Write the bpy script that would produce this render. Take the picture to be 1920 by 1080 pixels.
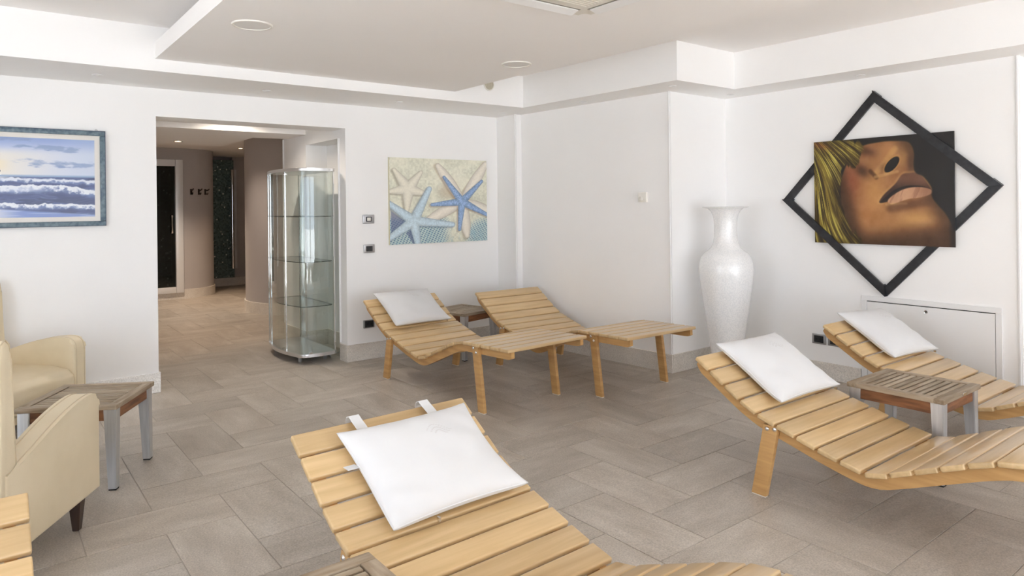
import bpy, bmesh, math, random
import numpy as np
from mathutils import Vector, Matrix

# ------------------------------------------------------------------ scene, camera, light
for o in list(bpy.data.objects):
    bpy.data.objects.remove(o)
SC = bpy.context.scene
COL = SC.collection
random.seed(7)
RNG = np.random.default_rng(11)

FPX, PCX, PCY, YAW, ROLL, EYE = 1294.0, 960.0, 385.9, math.radians(37.78), 0.0114, 1.5
_d = np.array([math.sin(YAW), math.cos(YAW), 0.0])
_r0 = np.array([math.cos(YAW), -math.sin(YAW), 0.0])
_z = np.array([0.0, 0.0, 1.0])
_r = _r0 * math.cos(ROLL) - _z * math.sin(ROLL)
_u = _z * math.cos(ROLL) + _r0 * math.sin(ROLL)
cam_data = bpy.data.cameras.new('camera')
cam_data.sensor_width = 36.0
cam_data.lens = FPX / 1920 * 36.0
cam_data.shift_y = -(540 - PCY) / 1920
cam_data.clip_start = 0.05
cam = bpy.data.objects.new('camera', cam_data)
COL.objects.link(cam)
M = Matrix.Identity(4)
for k in range(3):
    M[k][0], M[k][1], M[k][2] = _r[k], _u[k], -_d[k]
M[2][3] = EYE
cam.matrix_world = M
SC.camera = cam

def project(p):
    q = np.array(p, float) - np.array([0, 0, EYE])
    k = q @ _d
    if k < 0.05:
        return None
    return PCX + FPX * (q @ _r) / k, PCY - FPX * (q @ _u) / k

SC.view_settings.view_transform = 'Standard'
SC.view_settings.look = 'None'
SC.view_settings.gamma = 1.0
SC.view_settings.use_curve_mapping = False
SC.view_settings.exposure = 0.95
SC.cycles.use_denoising = True
SC.cycles.max_bounces = 16
SC.cycles.diffuse_bounces = 12
SC.cycles.transparent_max_bounces = 16
SC.cycles.caustics_reflective = False
SC.cycles.caustics_refractive = False

sun = bpy.data.lights.new('sun', 'SUN')
sun.energy = 16.0; sun.angle = math.radians(0.6); sun.color = (0.93, 0.95, 0.98)
sun_o = bpy.data.objects.new('sun', sun); COL.objects.link(sun_o)
sun_o.rotation_euler = (math.radians(58), 0, math.radians(-4))     # through the front windows onto the floor behind the camera
world = bpy.data.worlds.new('overcast_sky')
world.use_nodes = True
SC.world = world
wbg = world.node_tree.nodes['Background']
wbg.inputs[0].default_value = (0.785, 0.88, 1.01, 1)
wbg.inputs[1].default_value = 3.0

ROOM_X0, ROOM_Y0 = -2.6, -4.4
YO = ROOM_Y0 - 0.2     # outer face of the window wall
def portal(loc, rot, sx, sy):
    l = bpy.data.lights.new('window_daylight_portal', 'AREA')
    l.shape = 'RECTANGLE'; l.size = sx; l.size_y = sy
    l.cycles.is_portal = True
    o = bpy.data.objects.new('window_daylight_portal', l)
    o.location = loc; o.rotation_euler = rot
    COL.objects.link(o)
portal((1.225, ROOM_Y0 - 0.05, 1.2), (math.radians(90), 0, 0), 7.25, 2.3)
portal((ROOM_X0 - 0.05, 2.4, 1.2), (math.radians(90), 0, math.radians(-90)), 2.2, 2.3)

def lin(r, g, b):
    f = lambda c: (c / 255 / 12.92) if c / 255 <= 0.04045 else ((c / 255 + 0.055) / 1.055) ** 2.4
    return (f(r), f(g), f(b), 1.0)

# ------------------------------------------------------------------ materials
def mat(name, col, rough=0.5, metal=0.0, spec=0.5, coat=0.0):
    m = bpy.data.materials.new(name)
    m.use_nodes = True
    b = m.node_tree.nodes['Principled BSDF']
    b.inputs['Base Color'].default_value = col
    b.inputs['Roughness'].default_value = rough
    b.inputs['Metallic'].default_value = metal
    b.inputs['Specular IOR Level'].default_value = spec
    b.inputs['Coat Weight'].default_value = coat
    b.inputs['Coat Roughness'].default_value = 0.12
    return m

def nodes(m):
    nt = m.node_tree
    return nt, nt.nodes['Principled BSDF'], (lambda t: nt.nodes.new(t)), nt.links.new

def noise_colour(m, c1, c2, scale=(3, 3, 3), detail=4, bump=0.0, bump_scale=60, coords='Object', rand=0.0, lo=0.35, hi=0.65, dist=0.0):
    """two-tone noise colour, with per-object offset, plus fine relief"""
    nt, b, N, L = nodes(m)
    tc = N('ShaderNodeTexCoord')
    oi = N('ShaderNodeObjectInfo')
    mp = N('ShaderNodeMapping'); mp.inputs['Scale'].default_value = scale
    add = N('ShaderNodeVectorMath'); add.operation = 'ADD'
    mul = N('ShaderNodeMath'); mul.operation = 'MULTIPLY'; mul.inputs[1].default_value = 37.0 if coords == 'Object' else 0.0
    L(oi.outputs['Random'], mul.inputs[0])
    L(tc.outputs['Object'] if coords == 'Object' else N('ShaderNodeNewGeometry').outputs['Position'], mp.inputs['Vector'])
    L(mp.outputs[0], add.inputs[0]); L(mul.outputs[0], add.inputs[1])
    ns = N('ShaderNodeTexNoise'); ns.inputs['Scale'].default_value = 1.0; ns.inputs['Detail'].default_value = detail
    ns.inputs['Distortion'].default_value = dist
    L(add.outputs[0], ns.inputs['Vector'])
    rp = N('ShaderNodeValToRGB')
    rp.color_ramp.elements[0].position = lo; rp.color_ramp.elements[0].color = c1
    rp.color_ramp.elements[1].position = hi; rp.color_ramp.elements[1].color = c2
    L(ns.outputs['Fac'], rp.inputs[0])
    out = rp.outputs[0]
    if rand:
        hv = N('ShaderNodeHueSaturation')
        mr = N('ShaderNodeMapRange'); mr.inputs[3].default_value = 1 - rand; mr.inputs[4].default_value = 1 + rand
        L(oi.outputs['Random'], mr.inputs[0]); L(mr.outputs[0], hv.inputs['Value']); L(out, hv.inputs['Color'])
        out = hv.outputs[0]
    L(out, b.inputs['Base Color'])
    if bump:
        n2 = N('ShaderNodeTexNoise'); n2.inputs['Scale'].default_value = bump_scale; n2.inputs['Detail'].default_value = 3
        L(tc.outputs['Object'], n2.inputs['Vector'])
        bp = N('ShaderNodeBump'); bp.inputs['Strength'].default_value = bump; bp.inputs['Distance'].default_value = 0.004
        L(n2.outputs['Fac'], bp.inputs['Height']); L(bp.outputs[0], b.inputs['Normal'])
    return m

MT = {}
MT['wall'] = noise_colour(mat('white_wall_paint', (0.85, 0.84, 0.83, 1), 0.75, spec=0.25), (0.895, 0.892, 0.889, 1), (0.91, 0.908, 0.906, 1), (1.5,) * 3, bump=0.04, bump_scale=90)
MT['ceil'] = noise_colour(mat('white_ceiling_paint', (0.83, 0.80, 0.78, 1), 0.85, spec=0.2), (0.915, 0.900, 0.892, 1), (0.925, 0.912, 0.905, 1), (1.2,) * 3)
MT['taupe'] = noise_colour(mat('taupe_hall_paint', (0.45, 0.39, 0.36, 1), 0.7, spec=0.3), (0.47, 0.44, 0.435, 1), (0.50, 0.47, 0.465, 1), (1.5,) * 3)
MT['trim'] = mat('white_trim', (0.86, 0.86, 0.86, 1), 0.4)
# stone floor tile
def stone(name, ca, cb, cc, rough):
    m = mat(name, ca, rough, spec=0.4)
    nt, b, N, L = nodes(m)
    tc = N('ShaderNodeTexCoord'); oi = N('ShaderNodeObjectInfo')
    off = N('ShaderNodeMath'); off.operation = 'MULTIPLY'; off.inputs[1].default_value = 53.0
    L(oi.outputs['Random'], off.inputs[0])
    add = N('ShaderNodeVectorMath'); add.operation = 'ADD'
    L(tc.outputs['Object'], add.inputs[0]); L(off.outputs[0], add.inputs[1])
    st = N('ShaderNodeMapping'); st.inputs['Scale'].default_value = (2.2, 7.0, 5.0)
    L(add.outputs[0], st.inputs[0])
    big = N('ShaderNodeTexNoise'); big.inputs['Scale'].default_value = 1.0; big.inputs['Detail'].default_value = 6; big.inputs['Roughness'].default_value = 0.62
    L(st.outputs[0], big.inputs['Vector'])
    fine = N('ShaderNodeTexNoise'); fine.inputs['Scale'].default_value = 130; fine.inputs['Detail'].default_value = 5; fine.inputs['Roughness'].default_value = 0.7
    L(add.outputs[0], fine.inputs['Vector'])
    rp = N('ShaderNodeValToRGB')
    rp.color_ramp.elements[0].position = 0.33; rp.color_ramp.elements[0].color = ca
    rp.color_ramp.elements[1].position = 0.72; rp.color_ramp.elements[1].color = cc
    e = rp.color_ramp.elements.new(0.52); e.color = cb
    L(big.outputs['Fac'], rp.inputs[0])
    mr = N('ShaderNodeMapRange'); mr.inputs[1].default_value = 0.3; mr.inputs[2].default_value = 0.7; mr.inputs[3].default_value = 0.72; mr.inputs[4].default_value = 1.26
    L(fine.outputs['Fac'], mr.inputs[0])
    mr2 = N('ShaderNodeMapRange'); mr2.inputs[3].default_value = 0.92; mr2.inputs[4].default_value = 1.08
    L(oi.outputs['Random'], mr2.inputs[0])
    mm = N('ShaderNodeMath'); mm.operation = 'MULTIPLY'; L(mr.outputs[0], mm.inputs[0]); L(mr2.outputs[0], mm.inputs[1])
    hv = N('ShaderNodeHueSaturation'); L(rp.outputs[0], hv.inputs['Color']); L(mm.outputs[0], hv.inputs['Value'])
    L(hv.outputs[0], b.inputs['Base Color'])
    bp = N('ShaderNodeBump'); bp.inputs['Strength'].default_value = 0.25; bp.inputs['Distance'].default_value = 0.003
    L(fine.outputs['Fac'], bp.inputs['Height']); L(bp.outputs[0], b.inputs['Normal'])
    return m
MT['tile'] = stone('sandstone_floor_tile', (0.375, 0.332, 0.285, 1), (0.445, 0.402, 0.352, 1), (0.53, 0.487, 0.437, 1), 0.42)
MT['skirt'] = stone('sandstone_skirting', (0.64, 0.595, 0.54, 1), (0.72, 0.68, 0.625, 1), (0.78, 0.745, 0.69, 1), 0.5)
MT['skirt_white'] = stone('white_marble_skirting', (0.78, 0.775, 0.76, 1), (0.82, 0.815, 0.80, 1), (0.87, 0.865, 0.855, 1), 0.45)
MT['grout'] = mat('pale_grout', (0.40, 0.365, 0.325, 1), 0.9)
MT['beech'] = noise_colour(mat('varnished_beech', (0.58, 0.34, 0.13, 1), 0.28, spec=0.5, coat=0.45), (0.53, 0.365, 0.18, 1), (0.66, 0.475, 0.255, 1), (2.2, 38, 38), 5, rand=0.10, lo=0.28, hi=0.72, dist=0.4)
MT['beech_ply'] = noise_colour(mat('beech_plywood_edge', (0.55, 0.30, 0.11, 1), 0.35, spec=0.5, coat=0.2), (0.46, 0.26, 0.095, 1), (0.57, 0.34, 0.135, 1), (3, 3, 40), 4, rand=0.06)
MT['teak'] = noise_colour(mat('weathered_teak', (0.27, 0.19, 0.12, 1), 0.55), (0.25, 0.185, 0.12, 1), (0.40, 0.325, 0.24, 1), (5, 40, 40), 5, bump=0.2, bump_scale=90, rand=0.12)
MT['teak_red'] = noise_colour(mat('brown_teak_apron', (0.19, 0.075, 0.03, 1), 0.45), (0.12, 0.045, 0.018, 1), (0.28, 0.12, 0.05, 1), (6, 40, 40), 5, bump=0.15, rand=0.1)
MT['alu'] = noise_colour(mat('brushed_aluminium', (0.60, 0.61, 0.63, 1), 0.42, metal=0.85), (0.56, 0.57, 0.59, 1), (0.66, 0.67, 0.69, 1), (60, 60, 3), 3)
MT['alu_bright'] = mat('anodised_aluminium', (0.80, 0.81, 0.83, 1), 0.28, metal=0.9)
MT['white_alu'] = mat('pale_aluminium_frame', (0.78, 0.79, 0.81, 1), 0.35, metal=0.25)
MT['plate'] = mat('satin_nickel', (0.42, 0.42, 0.43, 1), 0.3, metal=0.9)
MT['chrome'] = mat('chrome', (0.82, 0.83, 0.85, 1), 0.08, metal=1.0)
MT['steel'] = mat('steel_bolt', (0.72, 0.72, 0.72, 1), 0.2, metal=1.0)
MT['leather'] = noise_colour(mat('cream_leather', (0.60, 0.47, 0.29, 1), 0.42, spec=0.45), (0.72, 0.62, 0.44, 1), (0.78, 0.68, 0.50, 1), (4,) * 3, 4, bump=0.12, bump_scale=220)
MT['piping'] = mat('cream_leather_piping', (0.60, 0.50, 0.34, 1), 0.45)
MT['darkwood'] = noise_colour(mat('dark_stained_wood', (0.03, 0.017, 0.012, 1), 0.3), (0.022, 0.012, 0.008, 1), (0.05, 0.028, 0.02, 1), (20, 20, 3))
MT['linen'] = noise_colour(mat('white_cotton', (0.84, 0.85, 0.86, 1), 0.85, spec=0.15), (0.70, 0.707, 0.72, 1), (0.71, 0.717, 0.728, 1), (6,) * 3, 3, bump=0.05, bump_scale=300)
MT['emboss'] = mat('off_white_embroidery', (0.63, 0.625, 0.63, 1), 0.8)
MT['pad'] = mat('pale_felt_pad', (0.75, 0.72, 0.66, 1), 0.9)
MT['black'] = noise_colour(mat('black_painted_frame', (0.014, 0.014, 0.016, 1), 0.38), (0.010, 0.010, 0.012, 1), (0.026, 0.026, 0.03, 1), (20,) * 3, 4, bump=0.1, bump_scale=60)
MT['blue_frame'] = noise_colour(mat('blue_grey_frame', (0.12, 0.18, 0.23, 1), 0.4), (0.055, 0.10, 0.145, 1), (0.15, 0.215, 0.25, 1), (30, 30, 30), 4)
MT['navy'] = mat('navy_frame_edge', (0.03, 0.045, 0.085, 1), 0.4)
MT['mat_board'] = mat('ivory_mount_board', (0.78, 0.75, 0.71, 1), 0.85)
MT['white_plastic'] = mat('ivory_plastic', (0.80, 0.78, 0.73, 1), 0.4)
MT['grille'] = mat('pale_grille', (0.78, 0.77, 0.75, 1), 0.7)
MT['dark_plastic'] = mat('black_plastic', (0.02, 0.02, 0.022, 1), 0.35)
MT['rubber'] = mat('black_rubber', (0.012, 0.012, 0.012, 1), 0.6)
MT['gap'] = mat('recess_shade', (0.02, 0.02, 0.02, 1), 0.8)  # near-black colour stands in for shade inside gaps and holes
MT['ac'] = mat('ivory_casing', (0.74, 0.71, 0.64, 1), 0.5)
MT['panel'] = mat('white_lacquer', (0.80, 0.80, 0.80, 1), 0.35)
MT['concrete'] = mat('terrace_paving', (0.72, 0.71, 0.69, 1), 0.9)
MT['cable'] = mat('grey_cable', (0.45, 0.45, 0.45, 1), 0.5)

def glass(name, tint, gloss=1.0):
    m = bpy.data.materials.new(name); m.use_nodes = True
    nt = m.node_tree; nt.nodes.clear()
    N = nt.nodes.new; L = nt.links.new
    out = N('ShaderNodeOutputMaterial'); mx = N('ShaderNodeMixShader')
    tr = N('ShaderNodeBsdfTransparent'); tr.inputs[0].default_value = tint
    gl = N('ShaderNodeBsdfGlossy'); gl.inputs['Roughness'].default_value = 0.02
    ge = N('ShaderNodeNewGeometry')
    dt = N('ShaderNodeVectorMath'); dt.operation = 'DOT_PRODUCT'; L(ge.outputs['Normal'], dt.inputs[0]); L(ge.outputs['Incoming'], dt.inputs[1])
    ab = N('ShaderNodeMath'); ab.operation = 'ABSOLUTE'; L(dt.outputs['Value'], ab.inputs[0])
    om = N('ShaderNodeMath'); om.operation = 'SUBTRACT'; om.inputs[0].default_value = 1.0; L(ab.outputs[0], om.inputs[1])
    pw = N('ShaderNodeMath'); pw.operation = 'POWER'; pw.inputs[1].default_value = 5.0; L(om.outputs[0], pw.inputs[0])
    ml = N('ShaderNodeMath'); ml.operation = 'MULTIPLY_ADD'; ml.inputs[1].default_value = 0.9 * gloss; ml.inputs[2].default_value = 0.05 * gloss
    L(pw.outputs[0], ml.inputs[0]); L(ml.outputs[0], mx.inputs[0]); L(tr.outputs[0], mx.inputs[1]); L(gl.outputs[0], mx.inputs[2])
    L(mx.outputs[0], out.inputs[0])
    return m
MT['glass'] = glass('clear_cabinet_glass', (0.955, 0.975, 0.965, 1))
MT['glass_edge'] = mat('dark_green_glass_edge', (0.02, 0.05, 0.045, 1), 0.1)
MT['glass_dark'] = glass('tinted_door_glass', (0.42, 0.47, 0.47, 1))

def mosaic():
    m = mat('teal_glass_mosaic', (0.03, 0.06, 0.06, 1), 0.25)
    nt, b, N, L = nodes(m)
    tc = N('ShaderNodeTexCoord')
    sc = N('ShaderNodeVectorMath'); sc.operation = 'SCALE'; sc.inputs['Scale'].default_value = 42.0
    L(tc.outputs['Object'], sc.inputs[0])
    fl = N('ShaderNodeVectorMath'); fl.operation = 'FLOOR'; L(sc.outputs[0], fl.inputs[0])
    wn = N('ShaderNodeTexWhiteNoise'); L(fl.outputs[0], wn.inputs['Vector'])
    rp = N('ShaderNodeValToRGB')
    rp.color_ramp.elements[0].position = 0.0; rp.color_ramp.elements[0].color = (0.05, 0.085, 0.085, 1)
    rp.color_ramp.elements[1].position = 0.97; rp.color_ramp.elements[1].color = (0.16, 0.23, 0.225, 1)
    e = rp.color_ramp.elements.new(0.985); e.color = (0.75, 0.78, 0.72, 1)  # sparse bright cells put the glass sparkle into the colour
    L(wn.outputs[0], rp.inputs[0]); L(rp.outputs[0], b.inputs['Base Color'])
    return m
MT['mosaic'] = mosaic()

def vase_mat():
    m = mat('white_mosaic_glaze', (0.8, 0.81, 0.82, 1), 0.28, spec=0.5, coat=0.6)
    nt, b, N, L = nodes(m)
    b.inputs['Coat Roughness'].default_value = 0.06
    tc = N('ShaderNodeTexCoord')
    vo = N('ShaderNodeTexVoronoi'); vo.inputs['Scale'].default_value = 95
    L(tc.outputs['Object'], vo.inputs['Vector'])
    rp = N('ShaderNodeValToRGB')
    rp.color_ramp.elements[0].position = 0.15; rp.color_ramp.elements[0].color = (0.95, 0.95, 0.95, 1)
    rp.color_ramp.elements[1].position = 0.72; rp.color_ramp.elements[1].color = (0.83, 0.84, 0.85, 1)
    L(vo.outputs['Distance'], rp.inputs[0]); L(rp.outputs[0], b.inputs['Base Color'])
    bp = N('ShaderNodeBump'); bp.inputs['Strength'].default_value = 0.12; bp.inputs['Distance'].default_value = 0.002; bp.invert = True
    L(vo.outputs['Distance'], bp.inputs['Height']); L(bp.outputs[0], b.inputs['Normal'])
    return m
MT['vase'] = vase_mat()

def print_mat(name, rough=0.5, spec=0.4):
    m = mat(name, (0.5, 0.5, 0.5, 1), rough, spec=spec)
    nt, b, N, L = nodes(m)
    a = N('ShaderNodeVertexColor'); a.layer_name = 'print'
    L(a.outputs['Color'], b.inputs['Base Color'])
    ns = N('ShaderNodeTexNoise'); ns.inputs['Scale'].default_value = 240
    bp = N('ShaderNodeBump'); bp.inputs['Strength'].default_value = 0.1; bp.inputs['Distance'].default_value = 0.001
    L(ns.outputs['Fac'], bp.inputs['Height']); L(bp.outputs[0], b.inputs['Normal'])
    return m

# ------------------------------------------------------------------ object helpers
def link(o, parent=None):
    COL.objects.link(o)
    if parent is not None:
        o.parent = parent
    return o

def obj(name, me, m=None, parent=None, loc=None, rot=None):
    if m is not None:
        if len(me.materials) == 0:
            me.materials.append(m)
    o = bpy.data.objects.new(name, me)
    if loc is not None: o.location = loc
    if rot is not None: o.rotation_euler = rot
    return link(o, parent)

def thing(name, label, cat, loc=(0, 0, 0), rz=0.0, group=None):
    o = bpy.data.objects.new(name, None)
    o.empty_display_size = 0.1
    o.location = loc; o.rotation_euler = (0, 0, rz)
    return tag(link(o), label, cat, group)

def tag(o, label, cat, group=None):
    o['label'] = label; o['category'] = cat
    if group: o['group'] = group
    return o

def structure(o, label=None):
    o['kind'] = 'structure'
    if label: o['label'] = label
    return o

def copy_tree(o, parent=None):
    c = o.copy(); COL.objects.link(c); c.parent = parent
    for ch in list(o.children):
        copy_tree(ch, c)
    return c

def pydata(name, v, f, smooth=False):
    me = bpy.data.meshes.new(name)
    me.from_pydata([tuple(map(float, p)) for p in v], [], f)
    me.validate(); me.update()
    if smooth:
        me.polygons.foreach_set('use_smooth', [True] * len(me.polygons))
    return me

def bm_mesh(bm, name, smooth=False, angle=None):
    bmesh.ops.recalc_face_normals(bm, faces=bm.faces)
    me = bpy.data.meshes.new(name)
    bm.to_mesh(me); bm.free()
    if smooth:
        me.polygons.foreach_set('use_smooth', [True] * len(me.polygons))
        if angle is not None:
            me.set_sharp_from_angle(angle=angle)
    return me

def box_into(bm, x0, x1, y0, y1, z0, z1):
    vs = [bm.verts.new(p) for p in ((x0, y0, z0), (x1, y0, z0), (x1, y1, z0), (x0, y1, z0), (x0, y0, z1), (x1, y0, z1), (x1, y1, z1), (x0, y1, z1))]
    for f in ((3, 2, 1, 0), (4, 5, 6, 7), (0, 1, 5, 4), (1, 2, 6, 5), (2, 3, 7, 6), (3, 0, 4, 7)):
        bm.faces.new([vs[i] for i in f])

def boxes_mesh(name, boxes):
    bm = bmesh.new()
    for b in boxes: box_into(bm, *b)
    return bm_mesh(bm, name)

def bevel_box(name, sx, sy, sz, b, seg=2, centre=True, smooth=True):
    bm = bmesh.new()
    z0 = -sz / 2 if centre else 0
    box_into(bm, -sx / 2, sx / 2, -sy / 2, sy / 2, z0, z0 + sz)
    bmesh.ops.bevel(bm, geom=list(bm.edges), offset=b, segments=seg, profile=0.6, affect='EDGES')
    return bm_mesh(bm, name, smooth, math.radians(40))

def prism_into(bm, pts, h0, h1, axis='z'):
    """polygon pts extruded; axis z: pts=(x,y); axis x: pts=(y,z); axis y: pts=(x,z)"""
    def P(a, b, h):
        return (a, b, h) if axis == 'z' else ((h, a, b) if axis == 'x' else (a, h, b))
    lo = [bm.verts.new(P(a, b, h0)) for a, b in pts]
    hi = [bm.verts.new(P(a, b, h1)) for a, b in pts]
    n = len(pts)
    bm.faces.new(lo[::-1]); bm.faces.new(hi)
    for i in range(n):
        bm.faces.new((lo[i], lo[(i + 1) % n], hi[(i + 1) % n], hi[i]))

def prism(name, pts, h0, h1, axis='z', bevel=0.0, seg=2, smooth=False, caps=False):
    bm = bmesh.new()
    prism_into(bm, pts, h0, h1, axis)
    if bevel and caps:
        ax = 'xyz'.index(axis)
        bmesh.ops.bevel(bm, geom=[e for e in bm.edges if abs(e.verts[0].co[ax] - e.verts[1].co[ax]) < 1e-6], offset=bevel, segments=seg, profile=0.6, affect='EDGES', clamp_overlap=False)
    elif bevel:
        bmesh.ops.bevel(bm, geom=list(bm.edges), offset=bevel, segments=seg, profile=0.6, affect='EDGES', clamp_overlap=True)
    return bm_mesh(bm, name, smooth, math.radians(42))

def lathe(name, prof, n=48, cap=True):
    v, f = [], []
    for r, z in prof:
        for k in range(n):
            a = 2 * math.pi * k / n
            v.append((r * math.cos(a), r * math.sin(a), z))
    for i in range(len(prof) - 1):
        for k in range(n):
            f.append((i * n + k, i * n + (k + 1) % n, (i + 1) * n + (k + 1) % n, (i + 1) * n + k))
    if cap:
        f.append(tuple(range(n))[::-1]); f.append(tuple((len(prof) - 1) * n + k for k in range(n)))
    me = pydata(name, v, f, True)
    me.set_sharp_from_angle(angle=math.radians(45))
    return me

def tube(name, pts, r, n=10, closed=False):
    pts = [Vector(p) for p in pts]
    v, f = [], []
    m = len(pts)
    up = Vector((0, 0, 1))
    for i, p in enumerate(pts):
        a = pts[(i - 1) % m] if (closed or i > 0) else pts[i]
        b = pts[(i + 1) % m] if (closed or i < m - 1) else pts[i]
        t = (b - a).normalized()
        s = t.cross(up)
        if s.length < 1e-3: s = t.cross(Vector((1, 0, 0)))
        s.normalize(); w = s.cross(t).normalized()
        for k in range(n):
            an = 2 * math.pi * k / n
            v.append(p + (s * math.cos(an) + w * math.sin(an)) * r)
    for i in range(m if closed else m - 1):
        j = (i + 1) % m
        for k in range(n):
            f.append((i * n + k, i * n + (k + 1) % n, j * n + (k + 1) % n, j * n + k))
    if not closed:
        f.append(tuple(range(n))[::-1]); f.append(tuple((m - 1) * n + k for k in range(n)))
    return pydata(name, v, f, True)

# ------------------------------------------------------------------ room shell
SOFFIT, CEIL, PANEL0, PANEL1 = 2.50, 2.82, 2.588, 2.705
YB = 6.28
DOOR_L, DOOR_R, LINTEL = 1.17, 2.83, 2.27

# floor: grout bed with herringbone tiles (two-to-one stone) as separate pieces
MX, MY, OX, OY = 0.3153, 0.3183, 0.362, 1.283
floor = structure(obj('floor', boxes_mesh('floor', [(-2.9, 6.8, YO - 0.1, 6.6, -0.08, -0.003), (0.6, 5.2, 6.6, 14.8, -0.08, -0.003)]), MT['grout']), 'grout bed under herringbone sandstone floor tiles')
GAP = 0.0022
def tile_mesh(name, sx, sy):
    bm = bmesh.new()
    box_into(bm, -sx / 2 + GAP, sx / 2 - GAP, -sy / 2 + GAP, sy / 2 - GAP, -0.012, 0.0)
    top = [e for e in bm.edges if all(abs(v.co.z) < 1e-6 for v in e.verts)]
    bmesh.ops.bevel(bm, geom=top, offset=0.0012, segments=1, affect='EDGES')
    return bm_mesh(bm, name)
tile_h = tile_mesh('tile_lengthways', 2 * MX, MY); tile_h.materials.append(MT['tile'])
tile_v = tile_mesh('tile_crossways', MY * 2, MX); tile_v.materials.append(MT['tile'])
tiles = []
for k in range(-40, 60):
    for m in range(-40, 40):
        for kind in (0, 1):
            if kind == 0:
                i0, j0, w, h = 1 + k, 8 + k + 4 * m, 2, 1
            else:
                i0, j0, w, h = 1 + k, 9 + k + 4 * m, 1, 2
            x = OX + (i0 + w / 2) * MX; y = OY + (j0 + h / 2) * MY
            inroom = (-2.7 < x < 6.5 and YO < y < 6.45) or (0.75 < x < 4.95 and 6.45 <= y < 14.5)
            if not inroom or (x > 5.95 and y > 1.9) or (x > 5.1 and y > 4.2): continue
            best = 0
            for fx in (-.45, 0, .45):
                for fy in (-.45, 0, .45):
                    q = project((x + fx * w * MX, y + fy * h * MY, 0))
                    if q and -30 < q[0] < 1950 and -30 < q[1] < 1110: best = 1
            hidden = y > 6.75 and not (0.28 < x / y < 0.46 + 0 * x)
            hidden = y > 6.75 and (project((x, y, 0)) is None or not (270 < project((x, y, 0))[0] < 650))
            tiles.append((0 if (best and not hidden) else 1, math.hypot(x, y), kind, x, y))
tiles.sort()
shown = [t for t in tiles if t[0] == 0][:300]
rest = [t for t in tiles if t[0] == 0][300:] + [t for t in tiles if t[0] == 1]
for _, _, kind, x, y in shown:
    o = obj('floor_tile', tile_v if kind else tile_h, None, floor, (x, y, 0), (0, 0, math.pi / 2 if kind else 0))
bm = bmesh.new()
for _, _, kind, x, y in rest:
    sx, sy = (MX, 2 * MY) if kind else (2 * MX, MY)
    box_into(bm, x - sx / 2 + GAP, x + sx / 2 - GAP, y - sy / 2 + GAP, y + sy / 2 - GAP, -0.012, 0.0)
if len(bm.verts):
    o = obj('floor_tiling', bm_mesh(bm, 'floor_tiling'), MT['tile'], floor); o['kind'] = 'stuff'

WT = 3.0  # wall top
# back wall with the doorway
bm = bmesh.new()
box_into(bm, -2.9, DOOR_L, YB, 6.6, -0.05, WT)
box_into(bm, DOOR_L, DOOR_R, YB, 6.6, LINTEL, WT)
prism_into(bm, [(DOOR_R, YB), (4.9, YB), (4.9, 6.6), (3.6, 6.6), (3.6, 7.98), (DOOR_R, 7.98), (DOOR_R, 7.3), (3.07, 7.3), (3.07, 6.43), (DOOR_R, 6.43)], -0.05, WT)
box_into(bm, DOOR_R, 3.07, 6.43, 7.3, 2.185, WT)
structure(obj('wall_back', bm_mesh(bm, 'wall_back'), MT['wall']), 'white plastered wall with the wide hall doorway')
# right wall with its corner column, alcove wall and projecting bay
WB = 5.69
structure(obj('wall_right', prism('wall_right', [(4.66, 6.30), (4.66, 5.94), (4.742, 5.94), (4.862, 3.98), (WB, 3.98), (WB, 1.62), (6.3, 1.62), (6.3, YO), (6.6, YO), (6.6, 6.30)], -0.05, WT), MT['wall']), 'white stepped side wall behind the vase')
# front wall: glazed daylight openings behind the camera; left: unseen window added for light
bm = bmesh.new()
for a, b in ((-2.9, -2.4), (-0.15, 0.05), (2.35, 2.55), (4.85, 6.6)):
    box_into(bm, a, b, ROOM_Y0 - 0.2, ROOM_Y0, -0.05, WT)
box_into(bm, -2.9, 6.6, ROOM_Y0 - 0.2, ROOM_Y0, 2.35, WT)
structure(obj('wall_front', bm_mesh(bm, 'wall_front'), MT['wall']), 'window wall behind the viewer')
bm = bmesh.new()
box_into(bm, ROOM_X0 - 0.2, ROOM_X0, YO, 1.3, -0.05, WT)
box_into(bm, ROOM_X0 - 0.2, ROOM_X0, 3.5, 6.6, -0.05, WT)
box_into(bm, ROOM_X0 - 0.2, ROOM_X0, 1.3, 3.5, 2.35, WT)
structure(obj('wall_left', bm_mesh(bm, 'wall_left'), MT['wall']), 'unseen side wall with a wide window added for daylight')
wn = 0
for a, b in ((-2.4, -0.15), (0.05, 2.35), (2.55, 4.85)):
    wn += 1
    w = structure(link(bpy.data.objects.new('window_%d' % wn, None)), 'tall white framed sliding window')
    mid = (a + b) / 2
    y0, y1 = ROOM_Y0 - 0.14, ROOM_Y0 - 0.07
    obj('window_frame', boxes_mesh('window_frame', [(a, a + .06, y0, y1, 0, 2.35), (b - .06, b, y0, y1, 0, 2.35), (a + .06, b - .06, y0, y1, 0, .07), (a + .06, b - .06, y0, y1, 2.28, 2.35), (mid - .04, mid + .04, y0, y1, .07, 2.28)]), MT['trim'], w)
for a, b in ((1.3, 3.5),):  # unseen window, added to light the room from the left
    wn += 1
    w = structure(link(bpy.data.objects.new('window_%d' % wn, None)), 'unseen white framed window added in the side wall for light')
    mid = (a + b) / 2
    x0, x1 = ROOM_X0 - 0.14, ROOM_X0 - 0.07
    obj('window_frame', boxes_mesh('window_frame', [(x0, x1, a, a + .06, 0, 2.35), (x0, x1, b - .06, b, 0, 2.35), (x0, x1, a + .06, b - .06, 0, .07), (x0, x1, a + .06, b - .06, 2.28, 2.35), (x0, x1, mid - .04, mid + .04, .07, 2.28)]), MT['trim'], w)
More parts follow.
